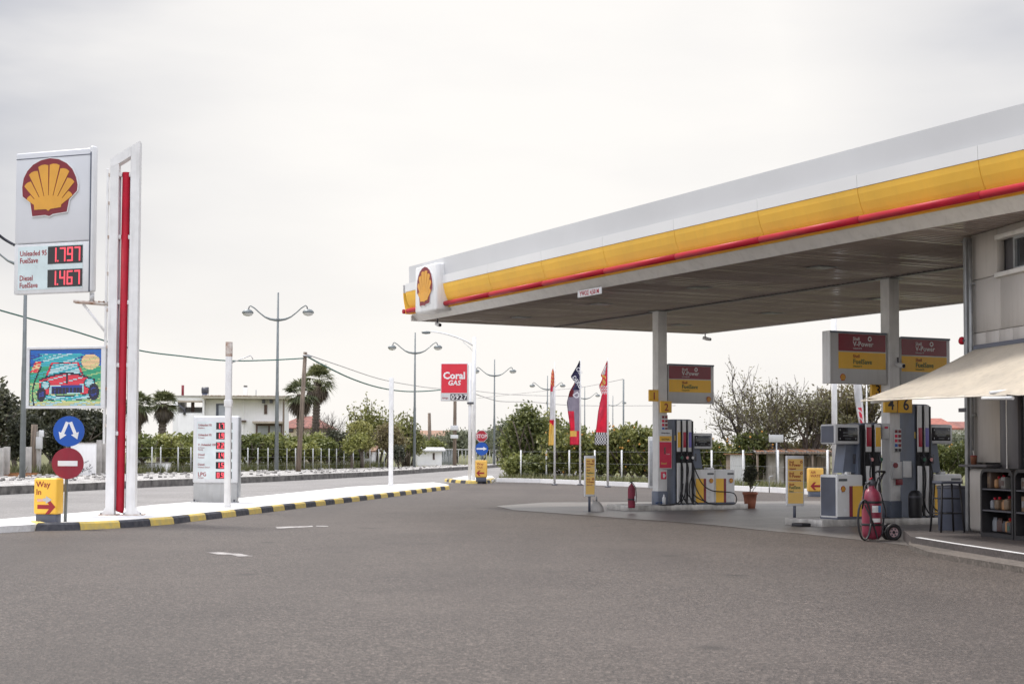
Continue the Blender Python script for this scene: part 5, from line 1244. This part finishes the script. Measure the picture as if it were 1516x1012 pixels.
shoots('pale green tree with tall sparse shoots behind the second white post', 553, 116, 5.6, 2.3, 5)
shoots('pale green tree with sparse shoots beside the middle street lamp', 603, 124, 4.5, 1.4, 6)
tree('round_tree', 'broad yellowish tree left of the second white post', 'tree', put(0, 536, 108), 3.7, 1.35, 'pale', 71, 5200, .10)
tree('round_tree', 'broad reddish green tree behind the second white post', 'tree', put(0, 575, 110), 3.6, 1.6, 'dry', 72, 5200, .10)
tree('small_tree', 'small dark tree in front of the white hut', 'tree', put(0, 521, 101), 2.6, 1.2, 'orchard', 73, 2600, .10, .4)
tree('small_tree', 'dark rounded tree left of the white hut', 'tree', put(0, 499, 104), 2.9, 1.1, 'dark', 74, 2600, .10, .3)
tree('bush', 'dark green bush right of the second white post', 'bush', put(0, 590, 106), 1.9, .75, 'dark', 75, 1800, .09, .1)
tree('round_bush', 'clipped round green bush behind the small white shed', 'bush', put(0, 645, 152), 2.8, 1.45, 'orchard', 76, 4200, .12, .05)
def bare(lab, px, Y, h, seed, lk, nleaf, depth=4, z=.0, w=1.0, size=.06, spr=.6):
    t = thing('bare_tree', lab, 'tree', put(0, px, Y, z), 0); rnd = random.Random(seed); mb = MB(); tips = []
    mb.tube([(0, 0, -.1), (.1, 0, h*.10), (.05, .05, h*.20)], [.22, .18, .15], bark2, 8)
    for i in range(8):
        a = i*2.4+.4; el = rnd.uniform(.25, 1.35)                       # some limbs nearly level, some upright
        d = Vector((math.cos(a)*math.cos(el)*w, math.sin(a)*math.cos(el)*.7, math.sin(el)))
        limbs(mb, Vector((.05, .05, h*rnd.uniform(.10, .20))), d, h*rnd.uniform(.30, .40)*(1 if el > .5 else .85), .085, depth, rnd, bark2, spr, tips, .03, 4, (2, 4), .72)
    mb.build('trunk', t)
    bl_ = [(p.x, p.y, p.z, .2, .2, .2, 1) for p in tips[::3] if p.z > .5]
    leaves('crown', bl_, nleaf, size, LF[lk], t, seed)
bare('grey leafless tree behind the two palms', 490, 125, 4.2, 81, 'dry', 400, 4)
bare('large bare branching tree behind the shed and yellow boards', 1122, 70, 4.7, 84, 'dry', 3600, 4, w=1.15, spr=.65)
bare('bare tree with thin yellowish leaves left of the near brand boards', 1196, 68, 4.8, 85, 'dry', 6500, 4, w=1.2, size=.07)
bare('olive leaved bare tree behind the near pumps', 1262, 72, 4.6, 86, 'dry', 8000, 3, w=1.0, size=.09)
tree('bush', 'dark thicket behind the old shed', 'bush', put(0, 1195, 71, 0), 2.2, 1.9, 'dry', 87, 4200, .09, .05)
tree('bush', 'olive thicket behind the blank white board', 'bush', put(0, 1150, 72, 0), 2.3, 1.5, 'dry', 88, 4200, .09, .05)
ol = [tree('olive_tree', 'x', 'olive tree', (0, 0, 0), 3.9, 2.5, 'olive', 90+i, 4800, .15, .1, 'olive trees far beyond the exit') for i in range(2)]
OL = [(606, 175, .8), (630, 178, .9), (652, 170, .95), (676, 165, 1.0), (697, 172, 1.05), (716, 160, .9), (738, 165, 1.1), (757, 150, 1.2), (480, 170, .8), (1040, 120, .6), (1404, 118, .7), (1425, 110, .75), (1350, 125, .55)]
OLL = ['behind the middle street lamp', 'behind the short utility pole', 'behind the round bush', 'behind the pole under the gas sign', 'behind the gas sign pole', 'behind the stop sign', 'just right of the stop sign', 'behind the lamp right of the stop sign', 'beyond the palms', 'beyond the column brand board', 'beside the far red roof', 'right of the far red roof at the shop corner', 'left of the far red roof']
for i, (px, Y, s) in enumerate(OL):
    lab = 'grey green olive tree '+OLL[i]; p = put(0, px, Y)
    if i < 2: o = ol[i]; o.location = p; o.scale = (s,)*3; o['label'] = lab
    else: dup(ol[i % 2], p, i*1.1, (s, s, s*1.02), lab)
# right side: big green trees and the orange hedge behind the flags
tree('leafy_tree', 'tall dense green tree left of the narrow white flag', 'tree', put(0, 779, 76, 0), 4.25, 1.7, 'orange', 61, 9500, .10, .05)
tree('leafy_tree', 'dense green tree behind the narrow white flag pole', 'tree', put(0, 812, 80, 0), 4.15, 1.35, 'orange', 62, 7000, .10, .05)
tree('leafy_tree', 'yellowish green tree between the white flag and the blue flag', 'tree', put(0, 838, 77, 0), 3.2, 1.25, 'orchard', 64, 5200, .10, .05)
tree('bush', 'dense green bush right of the stop sign at the end of the white kerb', 'bush', put(0, 762, 73.5, 0), 1.5, 1.0, 'orchard', 65, 3600, .085, .03)
tree('bush', 'low green bush at the foot of the tall dense green tree', 'bush', put(0, 792, 72.5, 0), 1.4, 1.1, 'orange', 66, 3600, .085, .03)
tree('leafy_tree', 'lower green tree beside the lamp right of the stop sign', 'tree', put(0, 757, 79, 0), 2.7, 1.0, 'orchard', 63, 4500, .09, .05)
org = [tree('orange_tree', 'x', 'orange tree', (0, 0, 0), 2.55, 1.15, 'orange', 100+i, 5200, .085, .08, 'orange trees behind the forecourt fence', oranges=11) for i in range(3)]
OP = [830, 849, 868, 888, 907, 926, 945, 962, 990, 1012, 1036, 1060, 1084, 1108, 860, 900, 940, 975, 1345, 1372, 1398, 1424]
OPL = ['behind the narrow white flag', 'left of the dark blue flag', 'right of the dark blue flag', 'left of the red flag', 'right of the red flag', 'between the red flag and the far column', 'left of the far column', 'behind the far column', 'left of the far pump hoses', 'behind the far pump hoses', 'behind the far pump display', 'right of the far pump display', 'left of the potted plant', 'behind the potted plant', 'second row between the first two flags', 'second row behind the red flag', 'second row left of the far column', 'second row behind the advert board', 'in the hedge right of the near column', 'in the hedge behind the tall pump', 'in the hedge behind the right display', 'in the hedge at the shop corner']
for i, px in enumerate(OP):
    Y = 72-.012*(px-830)*1.4 if i < 14 else (78 if i < 18 else 72); s = rnd.uniform(.88, 1.12)*(.92 if 9 < i < 14 else 1)*(.72 if i >= 18 else 1); p = put(0, px+rnd.uniform(-4, 4), Y, 0); lab = 'orange tree '+OPL[i]
    if i < 3: o = org[i]; o.location = p; o.scale = (s, s, s*rnd.uniform(.9, 1.12)); o['label'] = lab
    else: dup(org[i % 3], p, rnd.uniform(0, 6), (s, s, s*rnd.uniform(.88, 1.1)), lab)
leaves('crown', [(0, 0, .83, .17, .17, .2), (-.1, 0, .72, .12, .12, .12), (.12, .02, .86, .13, .12, .15), (0, 0, 1.0, .11, .11, .14), (.03, 0, .6, .1, .1, .14)], 1500, .032, LF['dark'], PLANT, 7)
# grass along both fences and tufts on the verge
def grass(name, pts, hmin, hmax, seed, spread):
    rg_ = np.random.default_rng(seed); V = []; n = len(pts)
    P = np.array(pts); a = rg_.random(n)*2*PI; h = hmin+(hmax-hmin)*rg_.random(n)**2; w = .03+.03*rg_.random(n)
    dx = np.cos(a)*w; dy = np.sin(a)*w; lx = rg_.normal(size=n)*h*.3; ly = rg_.normal(size=n)*h*.3
    V = np.stack([P+np.stack([dx, dy, 0*h], 1), P-np.stack([dx, dy, 0*h], 1), P+np.stack([lx, ly, h], 1)], 1).reshape(-1, 3)
    me = bpy.data.meshes.new(name); me.from_pydata(V.tolist(), [], np.arange(n*3).reshape(-1, 3).tolist()); me.materials.append(LF['grass'])
    o = bpy.data.objects.new(name, me); COL.objects.link(o); tag(o, None, 'grass', kind='stuff'); return o
rg_ = np.random.default_rng(3); G = []
for i in range(16000):
    q = bxline(rg_.uniform(-30, 560), rg_.uniform(.3, 7)**1.0); G.append((q.x, q.y, .2))
tag(grass('grass', G, .12, .65, 4, 0), 'tall grass growing under the orchard trees behind the left wire fence')
G = []
for i in range(9000):
    t = rg_.random(); s = t*(len(WK)-1); j = int(s); a = WK[j].lerp(WK[min(j+1, len(WK)-1)], s-j); dd = .35+abs(rg_.normal())*2.6; G.append((a.x+.1*dd, a.y+dd+.3, -.03))
tag(grass('grass', G, .08, .5, 5, 0), 'tall grass growing behind the low white kerb of the forecourt')
# rubble on the far pavement
rb = MB(); rr_ = random.Random(9)
for i in range(420):
    t = rr_.random(); px = rr_.uniform(-20, 690); q = bxline(px, 0); kx = None
    f = rr_.random()**1.3; 
    d = ray(px, 690); D = Vector((d.x, d.y)); Y0 = q.y
    # towards the kerb
    kk = [y for y in np.interp([Y0], [b_[1] for b_ in KX], [b_[0] for b_ in KX])]
    Yk = Y0*.80; y = Y0-f*(Y0-Yk)-.3; x = D.x/D.y*y; s = rr_.uniform(.03, .10)
    m_ = (concrete, concrete, concdark, A_pav)[rr_.randrange(4)]
    if x > np.interp(y, [b_[1] for b_ in KX], [b_[0] for b_ in KX])-.4: continue
    rb.box(x-s, x+s, y-s*.7, y+s*.7, .22, .235+s*.9, m_, bev=s*.25, seg=1, M=Matrix.Translation((x, y, 0)) @ Matrix.Rotation(rr_.uniform(0, 3), 4, 'Z') @ Matrix.Translation((-x, -y, 0)))
tag(rb.build('rubble'), 'scattered pale stones and rubble on the far pavement', 'rubble', kind='stuff')
# ------------------------------------------------------------------ fences
def wirefence(lab, pts, h, r, m, wires=3, grp=None):
    o0 = Vector(pts[0]); t = thing('wire_fence', lab, 'fence', o0)
    for p in pts:
        b = MB(); q = Vector(p)-o0; b.tube([q, q+Vector((0, 0, h))], r, m, 8); b.build('post', t)
    b = MB()
    for k in range(wires):
        z = h*(.25+.7*k/max(1, wires-1)); b.tube([Vector(p)-o0+Vector((0, 0, z)) for p in pts], .006, steel, 4, cap=False)
    w_ = b.build('wire', t); w_['kind'] = 'stuff'
wirefence('wire fence with thin grey posts in front of the left orchard', [bxline(px, .4) for px in (170, 196, 222, 235, 261, 280, 300, 320, 343, 365, 380, 395, 409, 423, 436, 449, 462, 474, 486, 497, 508, 522, 538, 547, 560, 568, 585)], 1.35, .032, panelgrey)
wirefence('wire fence with white posts behind the flags and pumps', [g(px, py)+Vector((.1, .45, 0)) for px, py in ((768, 712.5), (806, 713), (840, 714.7), (878, 716.2), (918, 717.8), (960, 719.8), (1010, 721.6), (1052, 723), (1099, 725), (1151, 728), (1225, 731.5))], 1.45, .035, polewhite)
def stakes(lab, pxs, h, w):
    for i, (px, off, hh) in enumerate(pxs):
        q = bxline(px, off); t = tag(MB().box(-w/2, w/2, -w/2, w/2, 0, hh, concrete, bev=.01).build('concrete_post'), lab[i], 'post', 'concrete posts at the far left'); t.location = q
stakes(['concrete post at the left edge behind the pavement', 'concrete post left of the lamp pole', 'broad concrete post right of the lamp pole', 'concrete post right of the graffiti wall', 'concrete post left of the white totem frame'], [(2, 0, 1.25), (10, 0, 1.3), (40, .2, 1.3), (145, .2, 1.65), (151, .3, 1.5)], 1.2, .22)
mf = thing('metal_fence', 'pale metal mesh fence with posts behind the exit road', 'fence', Vector((0, 0, .2)))
P = [at(px, 690, Y) for px, Y in ((590, 128), (612, 133), (636, 138), (652, 142), (673, 146), (700, 152), (725, 158), (748, 150))]
b = MB(); b.tube([Vector((p.x, p.y, 1.42)) for p in P], .045, panelgrey, 6); b.build('top_rail', mf)
for i, (a, c) in enumerate(zip(P, P[1:])):
    for k in range(5):
        q = a.lerp(c, k/5); b = MB(); b.tube([(q.x, q.y, -.1), (q.x, q.y, 1.4)], .03, panelgrey, 5); b.build('post', mf)
b = MB()
for (a, c) in ((P[3], P[4]),):
    for k in range(8):
        q = a.lerp(c, k/8); q2 = a.lerp(c, (k+.86)/8); b.poly([(q.x, q.y, -.1), (q2.x, q2.y, -.1), (q2.x, q2.y, 1.35), (q.x, q.y, 1.35)], lampgrey, (0, .04, 0))
b.build('sheet_panel', mf)
# ------------------------------------------------------------------ buildings in the distance
HR = R(-6); Yh = 140; hp0 = at(255, 690, Yh); s_ = Yh/F
hs = thing('white_house', 'two-storey white house with flat roof, balcony and brown framed windows behind the orchard', 'house', Vector((hp0.x, hp0.y, .15)), R(4))
X = lambda px: (px-255)*s_*1.0
Z = lambda py: 1.32+(668.6-py)*s_-.15
def hb_(nm, px0, px1, py0, py1, y0, y1, m, par=None, bev=.01):
    b = MB(); b.box(X(px0), X(px1), y0, y1, Z(py1), Z(py0), m, bev=bev); return b.build(nm, par or hs)
brown = mat('brown_frame', (.12, .075, .06), .6)
# left block with an opening
hb_('wall', 255, 262, 587, 700, 0, 6, wallwhite); hb_('wall', 298, 301, 587, 700, 0, 6, wallwhite)
hb_('wall', 262.1, 297.9, 587, 593, 0, .3, wallwhite); hb_('wall', 262.1, 297.9, 612, 700, 0, .3, wallwhite); hb_('wall', 262.1, 297.9, 600, 700, 5.2, 6, wallwhite)
hb_('roof', 253.5, 301, 585.2, 587, -.1, 6.1, concrete)
hb_('railing', 262.1, 297.9, 610.5, 612, 0, .08, panelgrey); hb_('lintel', 262.1, 297.9, 593, 595.5, -.04, .2, mat('beam_tan', (.42, .36, .29), .8))
hb_('shutter', 278, 283, 594, 610, 1.5, 1.6, brown); b = MB(); b.tube([(X(264), -.05, Z(600)), (X(269), -.08, Z(604)), (X(272), -.08, Z(606)), (X(272), -.08, Z(614))], .12, darkgrey, 6); b.build('stair_rail', hs)
# main block
hb_('wall', 301.2, 416, 590.5, 700, .6, 8, wallwhite)
hb_('wall', 356, 358, 590.5, 700, .45, .7, wallwhite)
rf_ = hb_('roof', 299, 426, 585.8, 590, -.7, 8.6, mat('roof_slab', (.50, .46, .38), .85, dirt=.4))
hb_('gutter', 299, 426, 585.0, 586.2, -.76, -.66, rustwhite, rf_)
d_ = hb_('door', 317, 332, 597, 620, .5, .62, slatedark); hb_('door_panel', 321, 331, 599, 619, .46, .52, mat('door_blue', (.45, .48, .55), .5), d_)
hb_('window', 388, 392.5, 598, 612, .5, .62, brown)
for a, c in ((386, 389.5), (397, 401)): hb_('hanging_box', a, c, 590.5, 596, -.3, .5, darkgrey)
hb_('balcony', 373, 417, 623, 626.5, -.9, .6, mat('beam_tan', (.42, .36, .29), .8)); w_ = hb_('window', 376, 415, 626.6, 652, .5, .64, brown)
hb_('pane', 379, 394.5, 629.5, 650, .44, .5, mat('pane_grey', (.36, .38, .40), .2), w_); hb_('pane', 397, 413, 629.5, 650, .44, .5, mat('pane_grey', (.36, .38, .40), .2), w_)
hb_('shelf_canopy', 354, 362, 621.5, 624, .1, .6, brown)
hb_('column', 416.5, 419, 590, 660, -.3, 0, woodpole)
ch = hb_('chimney', 351, 357, 570, 586, 4, 4.6, wallwhite, rf_); hb_('cowl', 351.5, 356.5, 567, 571, 4.05, 4.5, concdark, ch)
b = MB(); b.tube([(X(262), 3, Z(586)), (X(262), 3, Z(568))], .12, darkred, 8); b.build('red_pipe', hs)
b = MB(); b.tube([(X(372), 3, Z(586)), (X(372), 3, Z(574))], .04, steel, 6); b.build('antenna', hs)
wt = thing('water_tank', 'dark solar water tank standing on the white house roof', 'water tank', Vector((hp0.x, hp0.y, .15)), R(4))
b = MB(); b.tube([(X(295), .9, Z(577)), (X(305), .9, Z(577))], .30, darkgrey, 14); b.build('tank', wt)
b = MB(); b.poly([(X(296), .4, Z(585)), (X(304), .4, Z(585)), (X(304), 1.2, Z(576)), (X(296), 1.2, Z(576))], slatedark, (0, .06, .02)); b.build('collector', wt)
for x in (296, 304): b = MB(); b.tube([(X(x), 1.2, Z(586)), (X(x), 1.2, Z(577))], .03, steel, 5); b.build('leg', wt)
def cottage(lab, px0, px1, pyw, pyr, Y, depth, wm, rz=0, over=.35, wins=(), door=None, roofm=None, nm='cottage', gable=False):
    s = Y/F; o = at(px0, 690, Y); t = thing(nm, lab, 'house' if nm == 'cottage' else 'shed', Vector((o.x, o.y, .1)), rz); w = (px1-px0)*s; zw = 1.32+(669.5-pyw)*s-.1; zr = 1.32+(669.5-pyr)*s-.1
    b = MB(); b.box(0, w, 0, depth, 0, zw, wm); b.build('wall', t)
    b = MB(); h = over; 
    if gable:
        b.poly([(w/2*0-h, -h, zw-.05), (w+h, -h, zw-.05), (w+h, depth/2, zr), (-h, depth/2, zr)], roofm or rooftile, (0, 0, .12)); b.poly([(-h, depth+h, zw-.05), (w+h, depth+h, zw-.05), (w+h, depth/2+.01, zr), (-h, depth/2+.01, zr)], roofm or rooftile, (0, 0, .12))
    else:
        A = [(-h, -h, zw), (w+h, -h, zw), (w+h, depth+h, zw), (-h, depth+h, zw)]; r1, r2 = (w*.35, depth/2, zr), (w*.65, depth/2, zr)
        for f in ((A[0], A[1], r2, r1), (A[1], A[2], r2), (A[2], A[3], r1, r2), (A[3], A[0], r1)): b.poly(list(f), roofm or rooftile, (0, 0, .08))
    b.build('roof', t)
    for a, c, e, f in wins:
        q = MB(); q.box((a-px0)*s, (c-px0)*s, -.04, .02, 1.32+(669.5-f)*s-.1, 1.32+(669.5-e)*s-.1, brown); wn = q.build('window', t)
        q = MB(); q.box((a-px0)*s+.06, (c-px0)*s-.06, -.05, -.041, 1.32+(669.5-f)*s, 1.32+(669.5-e)*s-.2, glassdark); q.build('pane', wn)
    return t
cottage('cream cottage with a red hipped roof behind the palms', 414, 478, 635, 616, 152, 8, mat('wall_cream', (.70, .63, .50), .85, dirt=.2), 0, .5, [(427, 434, 632.5, 640.5), (459, 466, 640, 648)])
cottage('white hut with a small brown tiled roof in the orchard', 498, 551, 668, 661.5, 113, 5, wallwhite, 0, .25, [(543.5, 546.5, 671, 678), (515, 519, 672, 679)], nm='hut', gable=True, roofm=mat('roof_brown', (.30, .18, .12), .85, var=.3, scale=5))
cottage('small white shed with a flat pale roof near the middle street lamp', 617, 654, 667, 663.5, 134, 4, wallwhite, R(6), .3, [(640.5, 643.5, 670, 680)], nm='shed', gable=True, roofm=panelgrey)
cottage('distant house with a brown roof behind the small white shed', 622, 668, 652, 637.5, 190, 9, wallwhite, 0, .5, [], gable=True, roofm=mat('roof_brown', (.30, .18, .12), .85, var=.3, scale=5))
cottage('far white house with a red roof right of the near pumps', 1378, 1412, 632, 617, 118, 7, wallwhite, R(5), .4, [(1395, 1400, 636, 643)], gable=True, roofm=mat('roof_red', (.30, .10, .07), .8, var=.2, scale=4))
cottage('far white house partly behind the shop corner', 1416, 1462, 632, 622, 125, 7, wallwhite, R(5), .4, [], gable=True)
# low sheds beyond the white kerb
def bb(nm, par, x0, x1, y0, y1, z0, z1, m, bev=.006): b = MB(); b.box(x0, x1, y0, y1, z0, z1, m, bev=bev); return b.build(nm, par)
Ys = 66; q = at(1134, 700, Ys); sc_ = Ys/F
sh = thing('old_shed', 'low old shed with rusty sheet roof behind the narrow yellow fuel board', 'shed', Vector((q.x, q.y, 0)), R(-3))
zq = lambda py: 1.32+(671.6-py)*sc_
bb('wall', sh, .1, .75, 0, 2, 0, zq(672), mat('block_wall', (.36, .33, .30), .9, var=.2, scale=3, dirt=.5)); bb('wall', sh, .76, 2.6, .25, 2, 0, zq(674), MATS['block_wall'])
for i in range(9): bb('plank', sh, .8+i*.195, .8+i*.195+.17, .15, .19, 0, zq(674)-.05*(i % 3), woodpole)
rb2 = MB(); nx = 30
for i in range(nx):
    x = -.5+i*3.3/nx; rb2.poly([(x, -.5, zq(669)), (x+.055, -.5, zq(668)), (x+.11, -.5, zq(669)), (x+.11, 2.2, zq(664)), (x+.055, 2.2, zq(663)), (x, 2.2, zq(664))], rust if i % 4 else concdark)
rb2.build('roof', sh); bb('roof_edge', sh, -.5, 2.8, -.52, -.47, zq(672), zq(669.6), woodpole)
for x in (-.4, 1.9, 2.6): b = MB(); b.tube([(x, -.4, 0), (x, -.4, zq(671))], .05, woodpole, 6); b.build('roof_post', sh)
bb('opening', sh, 1.35, 1.5, .13, .148, zq(690), zq(677), black); 
q = at(1081, 700, 63); cs = thing('tin_shed', 'small grey corrugated tin shed left of the potted plant', 'shed', Vector((q.x, q.y, 0)), 0)
b = MB()
for i in range(8): b.poly([(i*.075, 0, 0), (i*.075+.0375, -.02, 0), (i*.075+.075, 0, 0), (i*.075+.075, 0, 1.28), (i*.075+.0375, -.02, 1.28), (i*.075, 0, 1.28)], panelgrey)
b.build('front_sheet', cs); bb('side_wall', cs, 0, .6, .02, 1.2, 0, 1.27, woodpole); b = MB(); b.box(-.1, .9, -.1, 1.3, 1.28, 1.32, rust); b.build('roof', cs)
q = g(1150, 727); wb = thing('white_board', 'blank white board on a thin pole in front of the bare trees', 'sign', q, R(8)); S = q.y/F
b = MB(); b.tube([(0, 0, 0), (0, 0, 1.32+(671-648)*S)], .028, steel, 8); b.build('pole', wb)
b = MB(); b.box(-12*S, 10*S, -.03, -.01, 1.32+(671-654)*S, 1.32+(671-643)*S, panelgrey, bev=.005); b.build('board', wb)
q = g(1139, 729); ps2 = tag(MB().tube([(0, 0, 0), (0, 0, .55), (.12, 0, .57)], .018, steel, 6).build('bent_pipe'), 'short bent grey pipe in the grass left of the white board pole', 'pipe'); ps2.location = q
q = g(1236, 736); S = q.y/F; fp = tag(MB().tube([(0, 0, 0), (0, 0, 5.6)], .085, polewhite, 14).build('white_pole'), 'thick white pole rising behind the left display of the near pumps', 'pole'); fp.location = q
gb_ = thing('grey_cabinet', 'tall narrow grey cabinet just left of the far column', 'cabinet', g(962, 722)+Vector((0, -.6, 0)), 0)
bb('case', gb_, -.09, .13, 0, .3, 0, 1.95, panelgrey, .015); bb('door', gb_, -.06, .10, -.012, 0, .1, 1.8, steel)
# left walls
for lab, px0, px1, ptop, Y, dp in (('white block wall with grey graffiti between dark trees', 104, 141, 656.5, 72, .2), ('white wall panel right of the totem frame', 196, 214.5, 657, 80, .25), ('low pale water trough right of the totem frame', 203, 247, 685.5, 80, 1.0)):
    q = at(px0, 690, Y); s = Y/F; w = (px1-px0)*s; h = 1.32+(668-ptop)*s-.2; t = thing('block_wall' if 'wall' in lab else 'trough', lab, 'wall' if 'wall' in lab else 'trough', Vector((q.x, q.y, .2)), 0)
    b = MB(); b.box(0, w, 0, dp, 0, h, wallwhite, bev=.02)
    b.build('blocks', t); b = MB(); b.box(-.02, w+.02, -.02, dp+.02, h, h+.05, concrete, bev=.01); b.build('coping', t)
    if 'graffiti' in lab:
        b = MB(); r9 = random.Random(4)
        for i in range(26):
            x = r9.uniform(.15, w-.2); z = r9.uniform(.15, .65); b.tube([(x, -.006, z), (x+r9.uniform(-.1, .1), -.006, z+r9.uniform(-.1, .12)), (x+r9.uniform(-.1, .12), -.006, z+r9.uniform(-.12, .12))], .012, darkgrey, 4)
        gfi = b.build('graffiti', t); gfi['kind'] = 'stuff'
q = bxline(37, -1.2); pal = thing('plank_pile', 'small pile of brown planks on the far pavement by the lamp pole', 'planks', q+Vector((0, 0, .02)), R(10))
for i in range(4): bb('plank', pal, -.7+.1*i, .75+.05*i, -.25+.14*i, -.13+.14*i, .04*i, .04*i+.035, rust if i % 2 else mat('plank_orange', (.40, .19, .07), .8))
# ------------------------------------------------------------------ flags
def flag(lab, px, pyb, pyt, rows_, mats_, Yo=0, letters=None, seed=0):
    q = g(px, pyb); S = q.y/F; hz = 671; zt_ = 1.32+(hz-pyt)*S
    t = thing('feather_flag', lab, 'flag', q, 0, 'feather flags on white poles')
    b = MB(); b.tube([(0, 0, 0), (0, 0, zt_*.6), (0, 0, zt_)], [.045, .035, .015], polewhite, 8); b.build('pole', t)
    b = MB(); b.lathe([(0, 0), (.12, 0), (.12, .04), (.05, .07)], (0, 0, 0), darkgrey, 12); b.build('foot', t)
    b = MB(); nr, nc = 60, 10; ys = [r_[0] for r_ in rows_]; V = []
    for i in range(nr+1):
        py = ys[0]+(ys[-1]-ys[0])*i/nr; xl = np.interp(py, ys, [r_[1] for r_ in rows_]); xr = np.interp(py, ys, [r_[2] for r_ in rows_]); z = 1.32+(hz-py)*S; row = []
        for j in range(nc+1):
            f = j/nc; x = ((xr+(xl-xr)*f)-px)*S; y = .10*math.sin(f*5+z*2.1+seed)*f+.05*math.sin(z*5+f*3+seed)*f
            row.append(b.bm.verts.new((x, y, z)))
        V.append(row)
    for i in range(nr):
        for j in range(nc):
            fc = b.bm.faces.new((V[i][j], V[i+1][j], V[i+1][j+1], V[i][j+1])); fc.smooth = True; fc.material_index = b.mi(mats_(i/nr, j/nc))
    bmesh.ops.solidify(b.bm, geom=b.bm.faces[:], thickness=.006)
    b.build('cloth', t)
    if letters:
        for s, fx, fz, size, m in letters:
            z = 1.32+(hz-fz)*S; q2 = MB(); text(q2, s, 0, 0, size, 0, m, 'CENTER', .03, M=Matrix.Translation(((fx-px)*S, -.17, z)) @ Matrix.Rotation(R(58), 4, 'Y')); q2.build('lettering', t)
    return t
def m1(v, f):
    if v < .22: return flagred if (int(v*60)+int(f*6)) % 3 else flagyel
    if v < .30: return flagred if f > v*1.2 else flagwhite
    if v < .66: return flagwhite
    return flagred if v < .74-.05*f else flagyel
flag('narrow white flag with red and yellow ends, leftmost of the flags', 821, 718, 536, [(546, 818, 818.5), (552, 816, 820), (572, 814.5, 820.5), (620, 813.5, 821), (660, 811.5, 820)], m1)
def m2(v, f):
    if v < .34: return flagnavy if not (f > .75 and v > .26) else darkred
    if v < .42: return flaggrey if f < .6 else darkred
    if v < .60: return flaggrey
    if v < .82: return flagred if f > .45 else flaggrey
    if v < .90: return flagyel if f > .25 else flagred
    return flagred
flag('dark blue flag fading to red with white letters, middle of the flags', 858.8, 718, 532, [(534, 857.5, 858.5), (542, 854, 858.5), (558, 844.5, 858.5), (566, 851, 858.5), (580, 843, 858.5), (596, 839, 858.5), (615, 841, 858.5), (632, 843.5, 858), (659, 843.5, 857.5)], m2, letters=[('OIL', 855, 552, .24, flagwhite), ('DERO', 852, 568, .22, flagwhite), ('D', 849.5, 588, .34, flagwhite)], seed=1)
def m3(v, f):
    if v < .16: return flagred if f < .35 or f > .8 or v < .05 else flagwhite
    if v < .30: return flagyel if .2 < f < .8 and int(v*50+f*4) % 3 else flagred
    if v < .40: return flagred if int(v*60+f*7) % 2 else flagwhite
    if v < .84: return flagred
    return (textblk if (int((v-.84)*75)+int(f*10)) % 2 else flagwhite)
flag('red flag with a black and white chequered foot, rightmost of the three', 899.8, 721, 530, [(534, 898.5, 899.5), (545, 894, 899.5), (556, 889, 899.5), (560, 892, 899.5), (572, 886.5, 899.5), (584, 891, 899.5), (610, 885.5, 899), (640, 881.5, 898.5), (659, 879.5, 898.5)], m3, seed=2)
flag('white flag with a red emblem standing behind the near brand boards', 1284, 736, 560, [(566, 1264, 1277), (600, 1269, 1279), (640, 1273, 1282), (650, 1275, 1283)], lambda v, f: flagred if (.42 < v < .78 and .2 < f < .75 and int(v*30+f*3) % 4) else flagwhite, seed=3)
q = g(923, 716)+Vector((0, 26, 0)); wp3 = tag(MB().tube([(0, 0, 0), (0, 0, 5.7)], .05, lampgrey, 8).build('slender_pole'), 'slender dark pole right of the red flag', 'pole'); wp3.location = (at(923, 690, 92).x, 92, 0)
